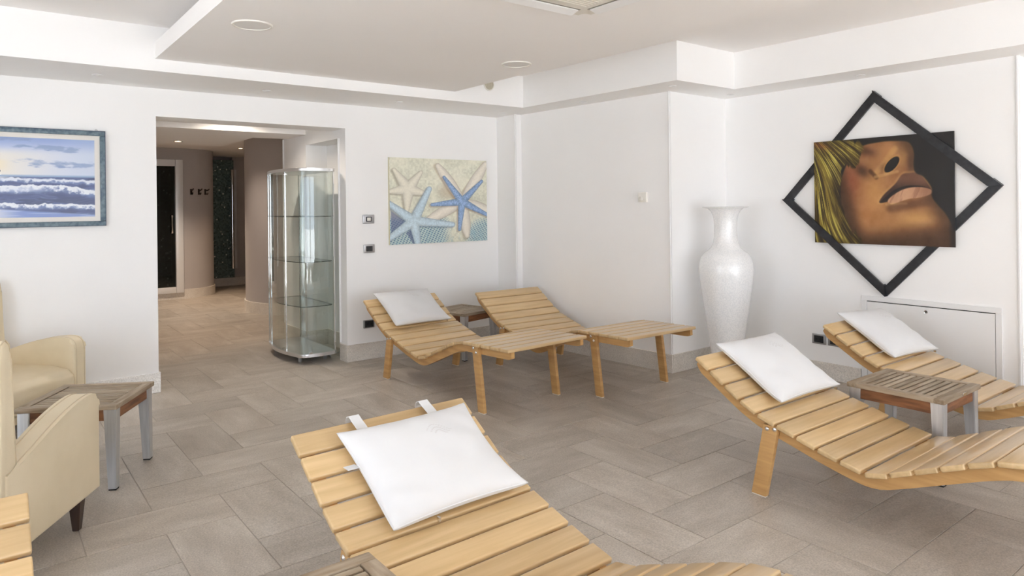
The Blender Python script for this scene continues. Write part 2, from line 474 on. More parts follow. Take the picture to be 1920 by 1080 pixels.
structure(obj('terrace_ground', boxes_mesh('terrace_ground', [(-30, 30, -40, ROOM_Y0 - 0.2, -0.3, -0.1), (-30, ROOM_X0 - 0.2, ROOM_Y0 - 0.2, 12, -0.3, -0.1)]), MT['concrete']), 'unseen terrace outside the windows, pale to bounce daylight indoors')  # unseen pale ground, added to bounce daylight up to the ceiling

# ceiling: high level, perimeter soffit, suspended panel
structure(obj('ceiling', boxes_mesh('ceiling', [(-2.9, 6.6, YO, 6.6, CEIL, CEIL + 0.15)]), MT['ceil']), 'plain white upper ceiling')
structure(obj('ceiling_soffit', prism('ceiling_soffit', [(-2.85, 5.492), (4.415, 5.492), (4.475, 3.58), (5.255, 3.58), (5.34, 1.0), (5.50, YO + .05), (6.5, YO + .05), (6.5, 6.5), (-2.85, 6.5)], SOFFIT, CEIL + 0.01), MT['wall']), 'lowered ceiling border along the walls')
structure(obj('ceiling_panel', boxes_mesh('ceiling_panel', [(1.022, 3.59, ROOM_Y0, 5.492, PANEL0, PANEL1)]), MT['ceil']), 'suspended flat ceiling panel')

# hall beyond the doorway
structure(obj('wall_hall_left', boxes_mesh('wall_hall_left', [(0.6, 0.9, 6.6, 14.6, -0.05, WT)]), MT['taupe']))
structure(obj('wall_hall_right', boxes_mesh('wall_hall_right', [(4.9, 5.2, 7.0, 14.6, -0.05, WT), (3.6, 5.0, 6.6, 7.0, -0.05, WT)]), MT['taupe']))
structure(obj('wall_hall_back', boxes_mesh('wall_hall_back', [(4.0, 5.2, 14.2, 14.5, -0.05, WT), (0.6, 4.0, 14.3, 14.5, -0.05, WT)]), MT['taupe']))
structure(obj('ceiling_hall', boxes_mesh('ceiling_hall', [(0.6, 5.2, 6.6, 14.8, 2.53, 2.7)]), MT['ceil']))
structure(obj('ceiling_hall_panel', prism('ceiling_hall_panel', [(0.9, 7.3), (2.835, 7.3), (2.835, 7.86), (2.455, 7.9), (2.46, 9.15), (0.9, 9.25)], 2.297, 2.535), MT['ceil']), 'lowered beige ceiling in the hall')
# curved taupe wall beside the dark glass door
def arc(cx, cy, r, a0, a1, n):
    return [(cx + r * math.cos(math.radians(a0 + (a1 - a0) * i / n)), cy + r * math.sin(math.radians(a0 + (a1 - a0) * i / n))) for i in range(n + 1)]
CWR = 0.62
pts = [(2.74, 12.57)] + arc(2.74, 12.57 + CWR, CWR, -88, 0, 16) + [(2.74 + CWR, 14.3), (2.74, 14.3)]
bm = bmesh.new(); prism_into(bm, pts, -0.02, 2.535); box_into(bm, 0.9, 2.74, 12.57, 12.75, 2.335, 2.535)
structure(obj('wall_hall_curved', bm_mesh(bm, 'wall_hall_curved', True, math.radians(30)), MT['taupe']), 'curved taupe wall beside the dark glass door')
pts = arc(4.0, 10.3, 0.89, 0, 360, 56)[:-1]
structure(obj('wall_hall_column', prism('wall_hall_column', pts, -0.02, 2.535, smooth=True), MT['taupe']), 'rounded taupe wall at the hall corner')
structure(obj('wall_hall_mosaic', boxes_mesh('wall_hall_mosaic', [(3.2, 4.0, 14.1, 14.3, 0.155, 2.46), ]), MT['mosaic']), 'dark teal mosaic wall at the end of the hall')
structure(obj('wall_steam_room', boxes_mesh('wall_steam_room', [(0.9, 2.74, 13.5, 13.6, 0.0, 2.53)]), MT['mosaic']), 'dark mosaic wall behind the glass door')
structure(obj('trim_hall_base', prism('trim_hall_base', [(0.9, 12.555), (2.74, 12.555)] + arc(2.74, 12.57 + CWR, CWR + 0.02, -88, 0, 16) + [(3.38, 14.1), (4.0, 14.09), (4.9, 14.19), (4.9, 14.25), (3.3, 14.25), (3.3, 13.2), (2.7, 12.7), (0.9, 12.7)], 0.0, 0.155), MT['skirt']))
structure(obj('trim_column_base', prism('trim_column_base', arc(4.0, 10.3, 0.908, 0, 360, 56)[:-1], 0.0, 0.16, smooth=True), MT['skirt']))

# skirting of separate stone slabs
def skirting(name, segs, h=0.163, t=0.016, label='pale sandstone skirting slabs', m='skirt'):
    base = structure(link(bpy.data.objects.new(name, None)), label)
    for (x0, y0, x1, y1) in segs:      # wall on the left of the direction of travel
        L_ = math.hypot(x1 - x0, y1 - y0)
        n = max(1, round(L_ / 0.95)); a = math.atan2(y1 - y0, x1 - x0)
        nx, ny = math.sin(a), -math.cos(a)
        for i in range(n):
            c = (i + 0.5) / n
            me = bevel_box('stone_slab', L_ / n - 0.003, t, h, 0.0025, 1, centre=False, smooth=False)
            obj('stone_slab', me, MT[m], base, (x0 + (x1 - x0) * c + nx * t / 2, y0 + (y1 - y0) * c + ny * t / 2, 0), (0, 0, a))
skirting('baseboard_left', [(-2.6, YB, DOOR_L + 0.012, YB), (DOOR_L, YB, DOOR_L, 6.6)], label='white marble skirting left of the doorway', m='skirt_white')
skirting('baseboard_back', [(DOOR_R - 0.016, YB, 4.66, YB), (DOOR_R, 6.43, DOOR_R, YB),
                            (DOOR_R, 7.3, 3.07, 7.3), (3.07, 7.284, 3.07, 6.446), (DOOR_R, 7.98, DOOR_R, 7.284)])
skirting('baseboard_right', [(4.66, 6.264, 4.66, 5.924), (4.66, 5.94, 4.742, 5.94), (4.742, 5.924, 4.862, 3.964), (4.862, 3.98, WB, 3.98)])
skirting('baseboard_bay', [(WB, 3.964, WB, 2.71), (WB, 1.72, WB, 1.60)], h=0.14)
# slim corner guards
def guard(name, x, y, z0, z1, s=0.028):
    structure(obj(name, boxes_mesh(name, [(x - s / 2, x + s / 2, y - 0.004, y + 0.004, z0, z1), (x - 0.004, x + 0.004, y - s / 2, y + s / 2, z0, z1)]), MT['trim']), 'slim white corner guard')
guard('trim_1', 4.662, 5.94, 0.17, SOFFIT)
guard('trim_2', 4.863, 3.98, 0.17, SOFFIT)
guard('trim_3', WB, 1.622, 0.15, SOFFIT)
guard('trim_4', DOOR_R, 6.43, 0.17, 2.185)
guard('trim_5', DOOR_R, 7.98, 0.17, 2.3)

# hall lamps
def hall_lamp(x, y, z, power, label, cone=72, tint=(1.0, 0.66, 0.40)):
    t = thing('hall_downlight', label, 'downlight', (x, y, z))
    obj('ring', lathe('ring', [(0.04, -0.001), (0.055, -0.006), (0.056, 0.0), (0.04, 0.0)], 24, cap=False), MT['alu_bright'], t)
    bulb = mat('warm_lamp_glow', (1, 0.8, 0.5, 1)); nt, b, N, L = nodes(bulb)
    b.inputs['Emission Color'].default_value = (1.0, 0.72, 0.42, 1); b.inputs['Emission Strength'].default_value = 8
    obj('bulb', lathe('bulb', [(0.0, -0.001), (0.038, -0.001), (0.038, 0.0), (0.0, 0.0)], 20, cap=False), bulb, t)
    l = bpy.data.lights.new('hall_lamp_light', 'SPOT'); l.energy = power; l.color = tint
    l.spot_size = math.radians(cone); l.spot_blend = 0.8; l.shadow_soft_size = 0.04
    o = bpy.data.objects.new('hall_lamp_light', l); o.location = (0, 0, -0.02); link(o, t)
hall_lamp(2.05, 6.95, 2.53, 40, 'warm recessed downlight just inside the doorway', 150, (1.0, 0.88, 0.74))
hall_lamp(1.86, 8.75, 2.297, 26, 'warm recessed hall downlight near the lowered ceiling edge')
hall_lamp(2.35, 11.4, 2.53, 95, 'warm recessed hall downlight before the dark glass door', 105, (1.0, 0.80, 0.62))
hall_lamp(3.55, 12.1, 2.53, 30, 'warm recessed hall downlight by the curved wall')
hall_lamp(2.45, 9.5, 2.53, 30, 'warm recessed hall downlight by the rounded wall', 130, (1.0, 0.82, 0.66))

# ------------------------------------------------------------------ loungers
PROF = [(0, .653), (.083, .600), (.187, .533), (.285, .470), (.385, .420), (.49, .389), (.60, .358), (.708, .327), (.82, .300), (.905, .283), (.955, .285), (1.04, .317), (1.14, .359), (1.245, .403), (1.35, .447), (1.44, .478), (1.50, .489), (1.56, .493), (1.665, .497), (1.77, .500), (1.875, .503), (1.98, .506), (2.085, .509)]
def resample(pts, n):
    P = np.array(pts); s = np.r_[0, np.cumsum(np.hypot(*np.diff(P, axis=0).T))]
    t = np.linspace(0, s[-1], n)
    return np.c_[np.interp(t, s, P[:, 0]), np.interp(t, s, P[:, 1])], s[-1]
_fine, ARC = resample(PROF, 400)
_k = np.ones(9) / 9
_pad = np.r_[np.repeat(_fine[:1], 4, 0) + np.outer(np.arange(-4, 0), _fine[1] - _fine[0]), _fine, np.repeat(_fine[-1:], 4, 0) + np.outer(np.arange(1, 5), _fine[-1] - _fine[-2])]
FINE = np.c_[np.convolve(_pad[:, 0], _k, 'valid'), np.convolve(_pad[:, 1], _k, 'valid')]
def on_profile(s):
    """point, tangent and normal at arc length s (extrapolated past the ends)"""
    t = s / ARC * 399
    i = int(min(max(math.floor(t), 0), 398))
    a, b = FINE[i], FINE[i + 1]
    T = (b - a) / np.linalg.norm(b - a)
    p = a + (b - a) * (t - i)
    return p, T, np.array([-T[1], T[0]])
NSLAT, SLW, HALF = 20, 0.097, 0.39
slat_me = bevel_box('slat', 2 * HALF, SLW, 0.024, 0.0075, 3)
slat_me.materials.append(MT['beech'])
bolt_me = lathe('bolt', [(0.0, 0.0), (0.011, 0.0), (0.0105, 0.003), (0.007, 0.006), (0.0, 0.007)], 14, cap=False)
bolt_me.materials.append(MT['steel'])
def make_lounger():
    # local frame: x across, y = -u (head at y=0, foot at -y), z up
    root = thing('wooden_lounger', 'x', 'lounger', group='slatted beech loungers')
    for i in range(NSLAT):
        p, T, N_ = on_profile((i + 0.5) * ARC / NSLAT - 0.004)
        c = p - N_ * 0.012
        obj('slat', slat_me, None, root, (0, -c[0], c[1]), (-math.atan2(T[1], T[0]), 0, 0))
    # curved side rails
    S = np.linspace(0.01, ARC - 0.02, 90)
    top, bot = [], []
    for s in S:
        p, T, N_ = on_profile(s)
        e = min(1.0, 0.35 + 0.65 * math.sqrt(max(0, min(1, (s - 0.0) / 0.06)))) if s < 0.06 else 1.0
        e2 = min(1.0, 0.45 + 0.55 * math.sqrt(max(0.0, min(1, (ARC - s) / 0.05))))
        top.append((-(p - N_ * 0.020)[0], (p - N_ * 0.020)[1]))
        q = p - N_ * (0.020 + 0.058 * min(e, e2)); bot.append((-q[0], q[1]))
    for sx in (-1, 1):
        x0 = sx * (HALF - 0.034); x1 = sx * (HALF - 0.064)
        bm = bmesh.new()
        rows = []
        for xx in (x0, x1):
            rows.append([bm.verts.new((xx, a, b)) for a, b in top]); rows.append([bm.verts.new((xx, a, b)) for a, b in bot])
        for i in range(len(S) - 1):
            for a, b in ((0, 1), (1, 3), (3, 2), (2, 0)):
                bm.faces.new((rows[a][i], rows[a][i + 1], rows[b][i + 1], rows[b][i]))
        for i in (0, len(S) - 1):
            bm.faces.new((rows[0][i], rows[1][i], rows[3][i], rows[2][i]))
        obj('side_rail', bm_mesh(bm, 'side_rail', True, math.radians(35)), MT['beech_ply'], root)
        for (ut, zt, ub, w) in ((0.448, 0.375, 0.375, 0.082), (1.685, 0.474, 1.75, 0.072)):
            pts = [(-(ub - w / 2), 0.004), (-(ub + w / 2), 0.004), (-(ut + w / 2), zt), (-(ut - w / 2), zt)]
            xa, xb = sx * (HALF - 0.006), sx * (HALF - 0.034)
            leg = obj('leg', prism('leg', pts, min(xa, xb), max(xa, xb), 'x', bevel=0.004, seg=2, smooth=True), MT['beech_ply'], root)
            for dz, du in (((-0.02, -0.02), (-0.014, 0.022)) if ut < 1 else ((-0.012, -0.018), (-0.042, 0.014))):
                obj('bolt', bolt_me, None, leg, (xa, -(ut + du), zt + dz), (0, sx * math.pi / 2, 0))
            obj('foot_pad', boxes_mesh('foot_pad', [(min(xa, xb) + .002, max(xa, xb) - .002, -(ub + w / 2) + .003, -(ub - w / 2) - .003, 0.0, 0.006)]), MT['pad'], leg)
    return root

LOUNGERS = [((3.18, 5.857), 2.3, 'slatted beech lounger with a white pillow below the starfish picture'),
            ((4.26, 5.59), -1.8, 'slatted beech lounger without a pillow in the room corner'),
            ((3.54, 2.41), 0.0, 'slatted beech lounger with a white pillow, right of centre, before the vase'),
            ((5.03, 2.47), 0.0, 'slatted beech lounger with a white pillow under the portrait painting'),
            ((1.31, 2.565), 1.4, 'nearest slatted beech lounger, its white pillow hung by two straps'),
            ((-0.275, 2.56), 0.0, 'slatted beech lounger cut off at the lower left photo corner')]
proto = make_lounger()
lounge = []
for i, ((x, y), a, lab) in enumerate(LOUNGERS):
    o = proto if i == 0 else copy_tree(proto)
    o.location = (x, y, 0); o.rotation_euler = (0, 0, math.radians(a)); o['label'] = lab
    lounge.append(o)

# pillows draped over the head ends
def pillow(idx, v0, s0, rot, label, W=0.585, D=0.485, T=0.085, straps=False, lift=0.012, seed=1):
    (x, y), a, _ = LOUNGERS[idx]
    t = thing('pillow', label, 'pillow', (x, y, 0), math.radians(a), 'white pillows on the loungers')
    n = 44
    rr = np.random.default_rng(seed)
    ph = rr.uniform(0, 6.28, 6)
    cr, sr = math.cos(math.radians(rot)), math.sin(math.radians(rot))
    def place(px, py, h):
        vv = v0 + px * cr - py * sr; ss = s0 + px * sr + py * cr
        # follow a smoothed profile, so the pillow bridges the slats
        acc = np.zeros(2); nn = np.zeros(2)
        for ds in (-0.05, 0, 0.05):
            p, T_, N_ = on_profile(ss + ds); acc += p; nn += N_
        p = acc / 3; nn /= np.linalg.norm(nn)
        q = p + nn * h
        return (vv, -q[0], q[1])
    def outline(a_, b_):
        # a_, b_ in -1..1 ; pinch the sides so that the corners point outwards
        px = a_ * W / 2 * (1 - 0.075 * (1 - b_ * b_) * abs(a_) ** 2)
        py = b_ * D / 2 * (1 - 0.075 * (1 - a_ * a_) * abs(b_) ** 2)
        return px, py
    verts, faces = [], []
    for side in (1, -1):
        for j in range(n + 1):
            for i in range(n + 1):
                a_, b_ = -math.cos(math.pi * i / n), -math.cos(math.pi * j / n)
                px, py = outline(a_, b_)
                prof = (max(0, 1 - abs(a_) ** 2.6) * max(0, 1 - abs(b_) ** 2.6)) ** 0.5
                edge = 1 - max(abs(a_), abs(b_))
                wr = 0.0025 * math.sin(9 * a_ + ph[0] + 3 * b_) * math.sin(7 * b_ + ph[1]) * min(1, 3 * edge) + 0.0022 * math.sin(16 * (a_ * b_) + ph[2]) * min(1, 6 * edge)
                if side > 0:
                    h = lift + 0.036 + (T - 0.03) * prof + wr
                else:
                    h = lift + 0.036 - 0.036 * prof ** 0.45
                verts.append(place(px, py, h))
    m1 = (n + 1) ** 2
    for j in range(n):
        for i in range(n):
            q = j * (n + 1) + i
            faces.append((q, q + 1, q + n + 2, q + n + 1))
            faces.append((m1 + q, m1 + q + n + 1, m1 + q + n + 2, m1 + q + 1))
    bm = bmesh.new()
    bv = [bm.verts.new(v) for v in verts]
    for f in faces: bm.faces.new([bv[k] for k in f])
    bmesh.ops.remove_doubles(bm, verts=bm.verts, dist=0.0004)
    body = obj('cover', bm_mesh(bm, 'cover', True), MT['linen'], t)
    # piped seam
    ring = []
    for k in range(120):
        u_ = k / 120 * 4; sd = int(u_); f_ = u_ - sd
        c = -1 + 2 * f_
        a_, b_ = ((c, -1), (1, c), (-c, 1), (-1, -c))[sd]
        px, py = outline(a_, b_)
        ring.append(place(px, py, lift + 0.036))
    obj('piped_seam', tube('piped_seam', ring, 0.0032, 6, True), MT['linen'], t)
    # faint embroidered bird-and-wave emblem
    em = []
    for off, sc_ in ((0, 1.0), (0.014, 0.75), (0.026, 0.5)):
        for k in range(13):
            w = k / 12
            em.append((0.06 + 0.10 * sc_ * (w - 0.5), -0.11 + off - 0.022 * math.sin(w * math.pi * 1.5) * sc_))
    vs, fs = [], []
    for (ex, ey) in em:
        b0 = len(vs)
        for dx, dy in ((-.004, -.0022), (.004, -.0022), (.004, .0022), (-.004, .0022)):
            a_ = (ex + dx) / (W / 2); b_ = (ey + dy) / (D / 2)
            prof = (max(0, 1 - abs(a_) ** 2.6) * max(0, 1 - abs(b_) ** 2.6)) ** 0.5
            wr = 0.0025 * math.sin(9 * a_ + ph[0] + 3 * b_) * math.sin(7 * b_ + ph[1]) + 0.0022 * math.sin(16 * (a_ * b_) + ph[2])
            px, py = outline(a_, b_)
            vs.append(place(px, py, lift + 0.036 + (T - 0.03) * prof + wr + 0.0009))
        fs.append((b0, b0 + 1, b0 + 2, b0 + 3))
    obj('embroidery', pydata('embroidery', vs, fs), MT['emboss'], t)
    zp = place(-0.2 * W if straps else 0.42 * W, D / 2 + 0.002, lift + 0.024)
    obj('zip_pull', boxes_mesh('zip_pull', [(zp[0] - .004, zp[0] + .004, zp[1] - .012, zp[1] + .004, zp[2] - .010, zp[2] + .004)]), MT['steel'], t)
    if straps:
        for sv in (-0.185, 0.135):
            path = []
            for s_, h in ((s0 - D / 2 + 0.03, 0.052), (s0 - D / 2 + 0.005, 0.036), (s0 - D / 2 - 0.03, 0.030), (0.03, 0.026), (-0.004, 0.022), (-0.016, 0.006), (-0.014, -0.012), (0.0, -0.028), (0.03, -0.032), (0.08, -0.032)):
                p, T_, N_ = on_profile(s_); q = p + N_ * h
                path.append((-q[0], q[1]))
            vs, fs = [], []
            for (yy, zz) in path:
                vs += [(v0 + sv - 0.022, yy, zz), (v0 + sv + 0.022, yy, zz), (v0 + sv + 0.022, yy, zz + 0.003), (v0 + sv - 0.022, yy, zz + 0.003)]
            for k in range(len(path) - 1):
                b0 = 4 * k
                for a_, b_ in ((0, 1), (1, 2), (2, 3), (3, 0)):
                    fs.append((b0 + a_, b0 + b_, b0 + 4 + b_, b0 + 4 + a_))
            fs += [(0, 3, 2, 1), tuple(4 * (len(path) - 1) + k for k in range(4))]
            obj('strap', pydata('strap', vs, fs), MT['linen'], t)
        p1 = place(-W / 2 + 0.02, -0.10, lift + 0.018)
        obj('care_tag', boxes_mesh('care_tag', [(p1[0] - 0.045, p1[0], p1[1] - 0.03, p1[1] + 0.012, p1[2] - 0.002, p1[2])]), MT['linen'], t)
    return t
pillow(0, 0.0, 0.228, 0.5, 'white pillow on the lounger below the starfish picture', seed=3, T=0.10)
pillow(2, 0.065, 0.232, 1.0, 'white pillow on the lounger standing before the tall vase', seed=4, T=0.10)
pillow(3, 0.080, 0.230, 4.5, 'white pillow on the lounger under the portrait painting', seed=5, T=0.10)
pillow(4, 0.047, 0.322, -0.5, 'large nearest white pillow with two strap loops over the headrest', straps=True, seed=6, T=0.10)

# ------------------------------------------------------------------ slatted side tables
def make_table(S=0.51, H=0.46):
    root = thing('slatted_side_table', 'x', 'side table', group='teak side tables with metal legs')
    b = 0.050; th = 0.026; h = S / 2
    for k in range(4):
        L_ = S if k % 2 == 0 else S - 2 * b
        me = bevel_box('frame_board', L_, b, th, 0.004, 2)
        a = k * math.pi / 2
        r = h - b / 2
        obj('frame_board', me, MT['teak'], root, (-r * math.sin(a) * 1.0, r * math.cos(a), H - th / 2), (0, 0, a))
    inner = S - 2 * b
    n = 11; pitch = inner / n
    me = bevel_box('slat', inner - 0.012, pitch - 0.012, 0.018, 0.002, 1)
    me.materials.append(MT['teak'])
    for i in range(n):
        obj('slat', me, None, root, (0, -inner / 2 + (i + 0.5) * pitch, H - 0.0115))
    obj('gap_shade_sheet', boxes_mesh('gap_shade_sheet', [(-inner / 2 - .01, inner / 2 + .01, -inner / 2 - .01, inner / 2 + .01, H - 0.040, H - 0.036)]), MT['gap'], root)  # dark sheet added as painted shade between the slats
    me = bevel_box('apron', S - 0.12, 0.02, 0.062, 0.002, 1); me.materials.append(MT['teak_red'])
    for k in range(4):
        a = k * math.pi / 2; r = h - 0.028
        obj('apron', me, None, root, (-r * math.sin(a), r * math.cos(a), H - th - 0.031), (0, 0, a))
    for sx in (-1, 1):
        for sy in (-1, 1):
            o_ = h - 0.010
            bm = bmesh.new()
            wt, wb = 0.062, 0.042
            def ring(w, z):
                return [bm.verts.new((sx * (o_ - a_ * w), sy * (o_ - b_ * w), z)) for a_, b_ in ((0, 0), (1, 0), (1, 1), (0, 1))]
            r0, r1 = ring(wb, 0.006), ring(wt, H - th)
            bm.faces.new(r0); bm.faces.new(r1)
            for i in range(4): bm.faces.new((r0[i], r0[(i + 1) % 4], r1[(i + 1) % 4], r1[i]))
            bmesh.ops.recalc_face_normals(bm, faces=bm.faces)
            bmesh.ops.bevel(bm, geom=list(bm.edges), offset=0.003, segments=2, affect='EDGES')
            leg = obj('leg', bm_mesh(bm, 'leg', True, math.radians(40)), MT['alu'], root)
            c = o_ - wb / 2
            obj('rubber_foot', boxes_mesh('rubber_foot', [(sx * c - wb / 2 + .002, sx * c + wb / 2 - .002, sy * c - wb / 2 + .002, sy * c + wb / 2 - .002, 0.0, 0.007)]), MT['rubber'], leg)
    return root
TABLES = [((4.226, 1.724), 0.0, 'weathered teak table with metal legs between the two loungers by the portrait'),
          ((0.492, 4.566), 58.9 - 90, 'weathered teak table with metal legs between the two cream armchairs'),
          ((0.672, 1.668), 0.0, 'teak table corner showing beside the nearest lounger at the bottom edge'),
          ((3.889, 5.854), 14.0, 'teak table half hidden behind the two loungers in the corner')]
tp = make_table()
for i, ((x, y), a, lab) in enumerate(TABLES):
    o = tp if i == 0 else copy_tree(tp)
    o.location = (x, y, 0); o.rotation_euler = (0, 0, math.radians(a)); o['label'] = lab
obj('metal_clip', bevel_box('metal_clip', 0.05, 0.004, 0.016, 0.001, 1), MT['steel'], tp, (0.015, -0.2565, 0.447))

# ------------------------------------------------------------------ armchairs
def smooth_poly(pts, it=2):
    P = [Vector(p) for p in pts]
    for _ in range(it):
        Q = []
        for i in range(len(P)):
            a, b = P[i], P[(i + 1) % len(P)]
            Q += [a * 0.75 + b * 0.25, a * 0.25 + b * 0.75]
        P = Q
    return [tuple(p) for p in P]
def make_armchair():
    root = thing('armchair', 'x', 'armchair', group='cream leather armchairs')
    HW, AT = 0.36, 0.105
    # arm side profile (y forward, z up)
    prof = [(-0.34, 0.15), (-0.34, 0.49), (-0.26, 0.495), (-0.12, 0.535), (0.0, 0.575), (0.14, 0.61), (0.28, 0.628), (0.35, 0.622), (0.388, 0.598), (0.40, 0.55), (0.40, 0.15)]
    mid_ = [Vector(p) for p in prof[2:-1]]
    for _ in range(2):
        mid_ = [mid_[0]] + [q for i in range(len(mid_) - 1) for q in (mid_[i].lerp(mid_[i + 1], .25), mid_[i].lerp(mid_[i + 1], .75))] + [mid_[-1]]
    prof = prof[:2] + [tuple(p) for p in mid_] + prof[-1:]
    for sx in (-1, 1):
        x0, x1 = sx * (HW - AT), sx * HW
        a = obj('armrest', prism('armrest', prof, min(x0, x1), max(x0, x1), 'x', bevel=0.018, seg=4, smooth=True, caps=True), MT['leather'], root)
        for xx in (sx * (HW - 0.019), sx * (HW - AT + 0.019)):
            ln = [(xx, p[0], p[1]) for p in prof[2:]]
            ln[-1] = (xx, 0.40, 0.16)
            cur = []
            for i in range(len(ln) - 1):
                A, B = Vector(ln[i]), Vector(ln[i + 1])
                for k in range(5): cur.append(A.lerp(B, k / 5))
            cur.append(Vector(ln[-1]))
            obj('piping', tube('piping', cur, 0.0028, 6), MT['piping'], a)
    # backrest: leaning padded slab over the whole width
    bp = [(-0.25, 0.16), (-0.255, 0.45), (-0.275, 0.70), (-0.285, 0.92), (-0.295, 0.985), (-0.32, 1.005), (-0.35, 0.99), (-0.365, 0.93), (-0.365, 0.16)]
    back = obj('backrest', prism('backrest', bp, -HW + 0.004, HW - 0.004, 'x', bevel=0.022, seg=4, smooth=True), MT['leather'], root)
    for sx in (-1, 1):
        ln = [(sx * (HW - 0.006), p[0] - 0.006, p[1]) for p in bp[1:-1]]
        obj('piping', tube('piping', ln, 0.0035, 6), MT['piping'], back)
    # seat cushion with a rolled front
    sp = [(-0.255, 0.20), (-0.255, 0.43), (0.0, 0.435), (0.25, 0.43), (0.36, 0.415), (0.405, 0.375), (0.41, 0.32), (0.39, 0.22), (0.36, 0.20)]
    obj('seat_cushion', prism('seat_cushion', sp, -(HW - AT) + 0.004, HW - AT - 0.004, 'x', bevel=0.018, seg=4, smooth=True), MT['leather'], root)
    obj('base_panel', bevel_box('base_panel', 2 * (HW - AT) - 0.004, 0.55, 0.07, 0.01, 2), MT['leather'], root, (0, 0.08, 0.186))
    for sx in (-1, 1):
        for yy in (0.27, -0.27):
            leg = bmesh.new()
            c = sx * (HW - 0.048)
            rt, rb = 0.028, 0.015
            lo = [leg.verts.new((c + dx * rb, yy + dy * rb, 0.0)) for dx, dy in ((-1, -1), (1, -1), (1, 1), (-1, 1))]
            hi = [leg.verts.new((c + dx * rt, yy + dy * rt, 0.155)) for dx, dy in ((-1, -1), (1, -1), (1, 1), (-1, 1))]
            leg.faces.new(lo); leg.faces.new(hi)
            for i in range(4): leg.faces.new((lo[i], lo[(i + 1) % 4], hi[(i + 1) % 4], hi[i]))
            bmesh.ops.recalc_face_normals(leg, faces=leg.faces)
            bmesh.ops.bevel(leg, geom=list(leg.edges), offset=0.003, segments=1, affect='EDGES')
            obj('leg', bm_mesh(leg, 'leg'), MT['darkwood'], root)
    return root
ac1 = make_armchair()
ac1.location = (-0.05, 3.76, 0); ac1.rotation_euler = (0, 0, math.atan2(0.85, 0.527) - math.pi / 2)
ac1['label'] = 'cream leather armchair seen from its side, in front of the teak table'
ac2 = copy_tree(ac1)
ac2.location = (0.062, 5.727, 0); ac2.rotation_euler = (0, 0, math.radians(-48 - 90))
ac2['label'] = 'cream leather armchair against the wall below the seascape painting'

# ------------------------------------------------------------------ floor vase
VX, VY = 5.19, 3.64
vp = [(0.105, 0.0), (0.112, 0.01), (0.122, 0.10), (0.138, 0.22), (0.158, 0.36), (0.178, 0.50), (0.198, 0.64), (0.217, 0.77), (0.229, 0.87), (0.232, 0.93), (0.227, 0.985), (0.212, 1.03), (0.185, 1.065), (0.150, 1.09), (0.125, 1.115), (0.109, 1.15), (0.100, 1.20), (0.096, 1.27), (0.098, 1.34), (0.106, 1.39), (0.122, 1.43), (0.15, 1.455), (0.194, 1.466), (0.196, 1.470), (0.188, 1.472), (0.14, 1.462), (0.11, 1.43), (0.092, 1.38), (0.085, 1.27), (0.09, 1.18), (0.0, 1.10)]
o = obj('floor_vase', lathe('floor_vase', vp, 72), MT['vase'], None, (VX, VY, 0))
tag(o, 'tall white mosaic floor vase with a flared rim in the corner', 'vase')

# ------------------------------------------------------------------ pictures (flat prints and paintings as coloured canvas grids)
def s2l(c):
    c = np.clip(c, 0, 1)
    return np.where(c <= 0.04045, c / 12.92, ((c + 0.055) / 1.055) ** 2.4)
def print_grid(name, w, h, img):
    """vertical grid in local x (right) and z (up), facing -y; img[rows, cols, 3] in 0..255, row 0 on top"""
    R, C_ = img.shape[:2]
    xs = np.linspace(-w / 2, w / 2, C_ + 1); zs = np.linspace(h / 2, -h / 2, R + 1)
    X, Z = np.meshgrid(xs, zs)
    v = np.c_[X.ravel(), np.zeros(X.size), Z.ravel()]
    idx = np.arange((R + 1) * (C_ + 1)).reshape(R + 1, C_ + 1)
    f = np.stack([idx[1:, :-1], idx[1:, 1:], idx[:-1, 1:], idx[:-1, :-1]], -1).reshape(-1, 4)
    me = bpy.data.meshes.new(name)
    me.vertices.add(len(v)); me.vertices.foreach_set('co', v.ravel())
    me.loops.add(f.size); me.loops.foreach_set('vertex_index', f.ravel().astype(np.int32))
    me.polygons.add(len(f)); me.polygons.foreach_set('loop_start', np.arange(0, f.size, 4, dtype=np.int32))
    me.update(); me.validate()
    at = me.color_attributes.new('print', 'FLOAT_COLOR', 'CORNER')
    col = s2l(img.reshape(-1, 3) / 255.0)
    col = np.c_[col, np.ones(len(col))]
    at.data.foreach_set('color', np.repeat(col, 4, axis=0).astype(np.float32).ravel())
    return me
def vnoise(u, v, fx, fy, seed=0, octv=4):
    out = np.zeros_like(u); amp = 1.0; tot = 0
    for k in range(octv):
        g = np.random.default_rng(seed + 17 * k).random((64, 64))
        x, y = u * fx * 2 ** k, v * fy * 2 ** k
        xi, yi = np.floor(x).astype(int), np.floor(y).astype(int)
        a, b = x - xi, y - yi; a = a * a * (3 - 2 * a); b = b * b * (3 - 2 * b)
        q = lambda i, j: g[(yi + j) % 64, (xi + i) % 64]
        out += amp * ((q(0, 0) * (1 - a) + q(1, 0) * a) * (1 - b) + (q(0, 1) * (1 - a) + q(1, 1) * a) * b)
        tot += amp; amp *= 0.55
    return out / tot
def mixc(img, m, c):
    m = np.clip(m, 0, 1)[..., None]
    return img * (1 - m) + np.array(c, float) * m
def sstep(a, b, x):
    t = np.clip((x - a) / (b - a), 0, 1); return t * t * (3 - 2 * t)
def seg_d(X, Y, ax, ay, bx, by):
    dx, dy = bx - ax, by - ay
    t = np.clip(((X - ax) * dx + (Y - ay) * dy) / (dx * dx + dy * dy), 0, 1)
    return np.hypot(X - ax - t * dx, Y - ay - t * dy), t
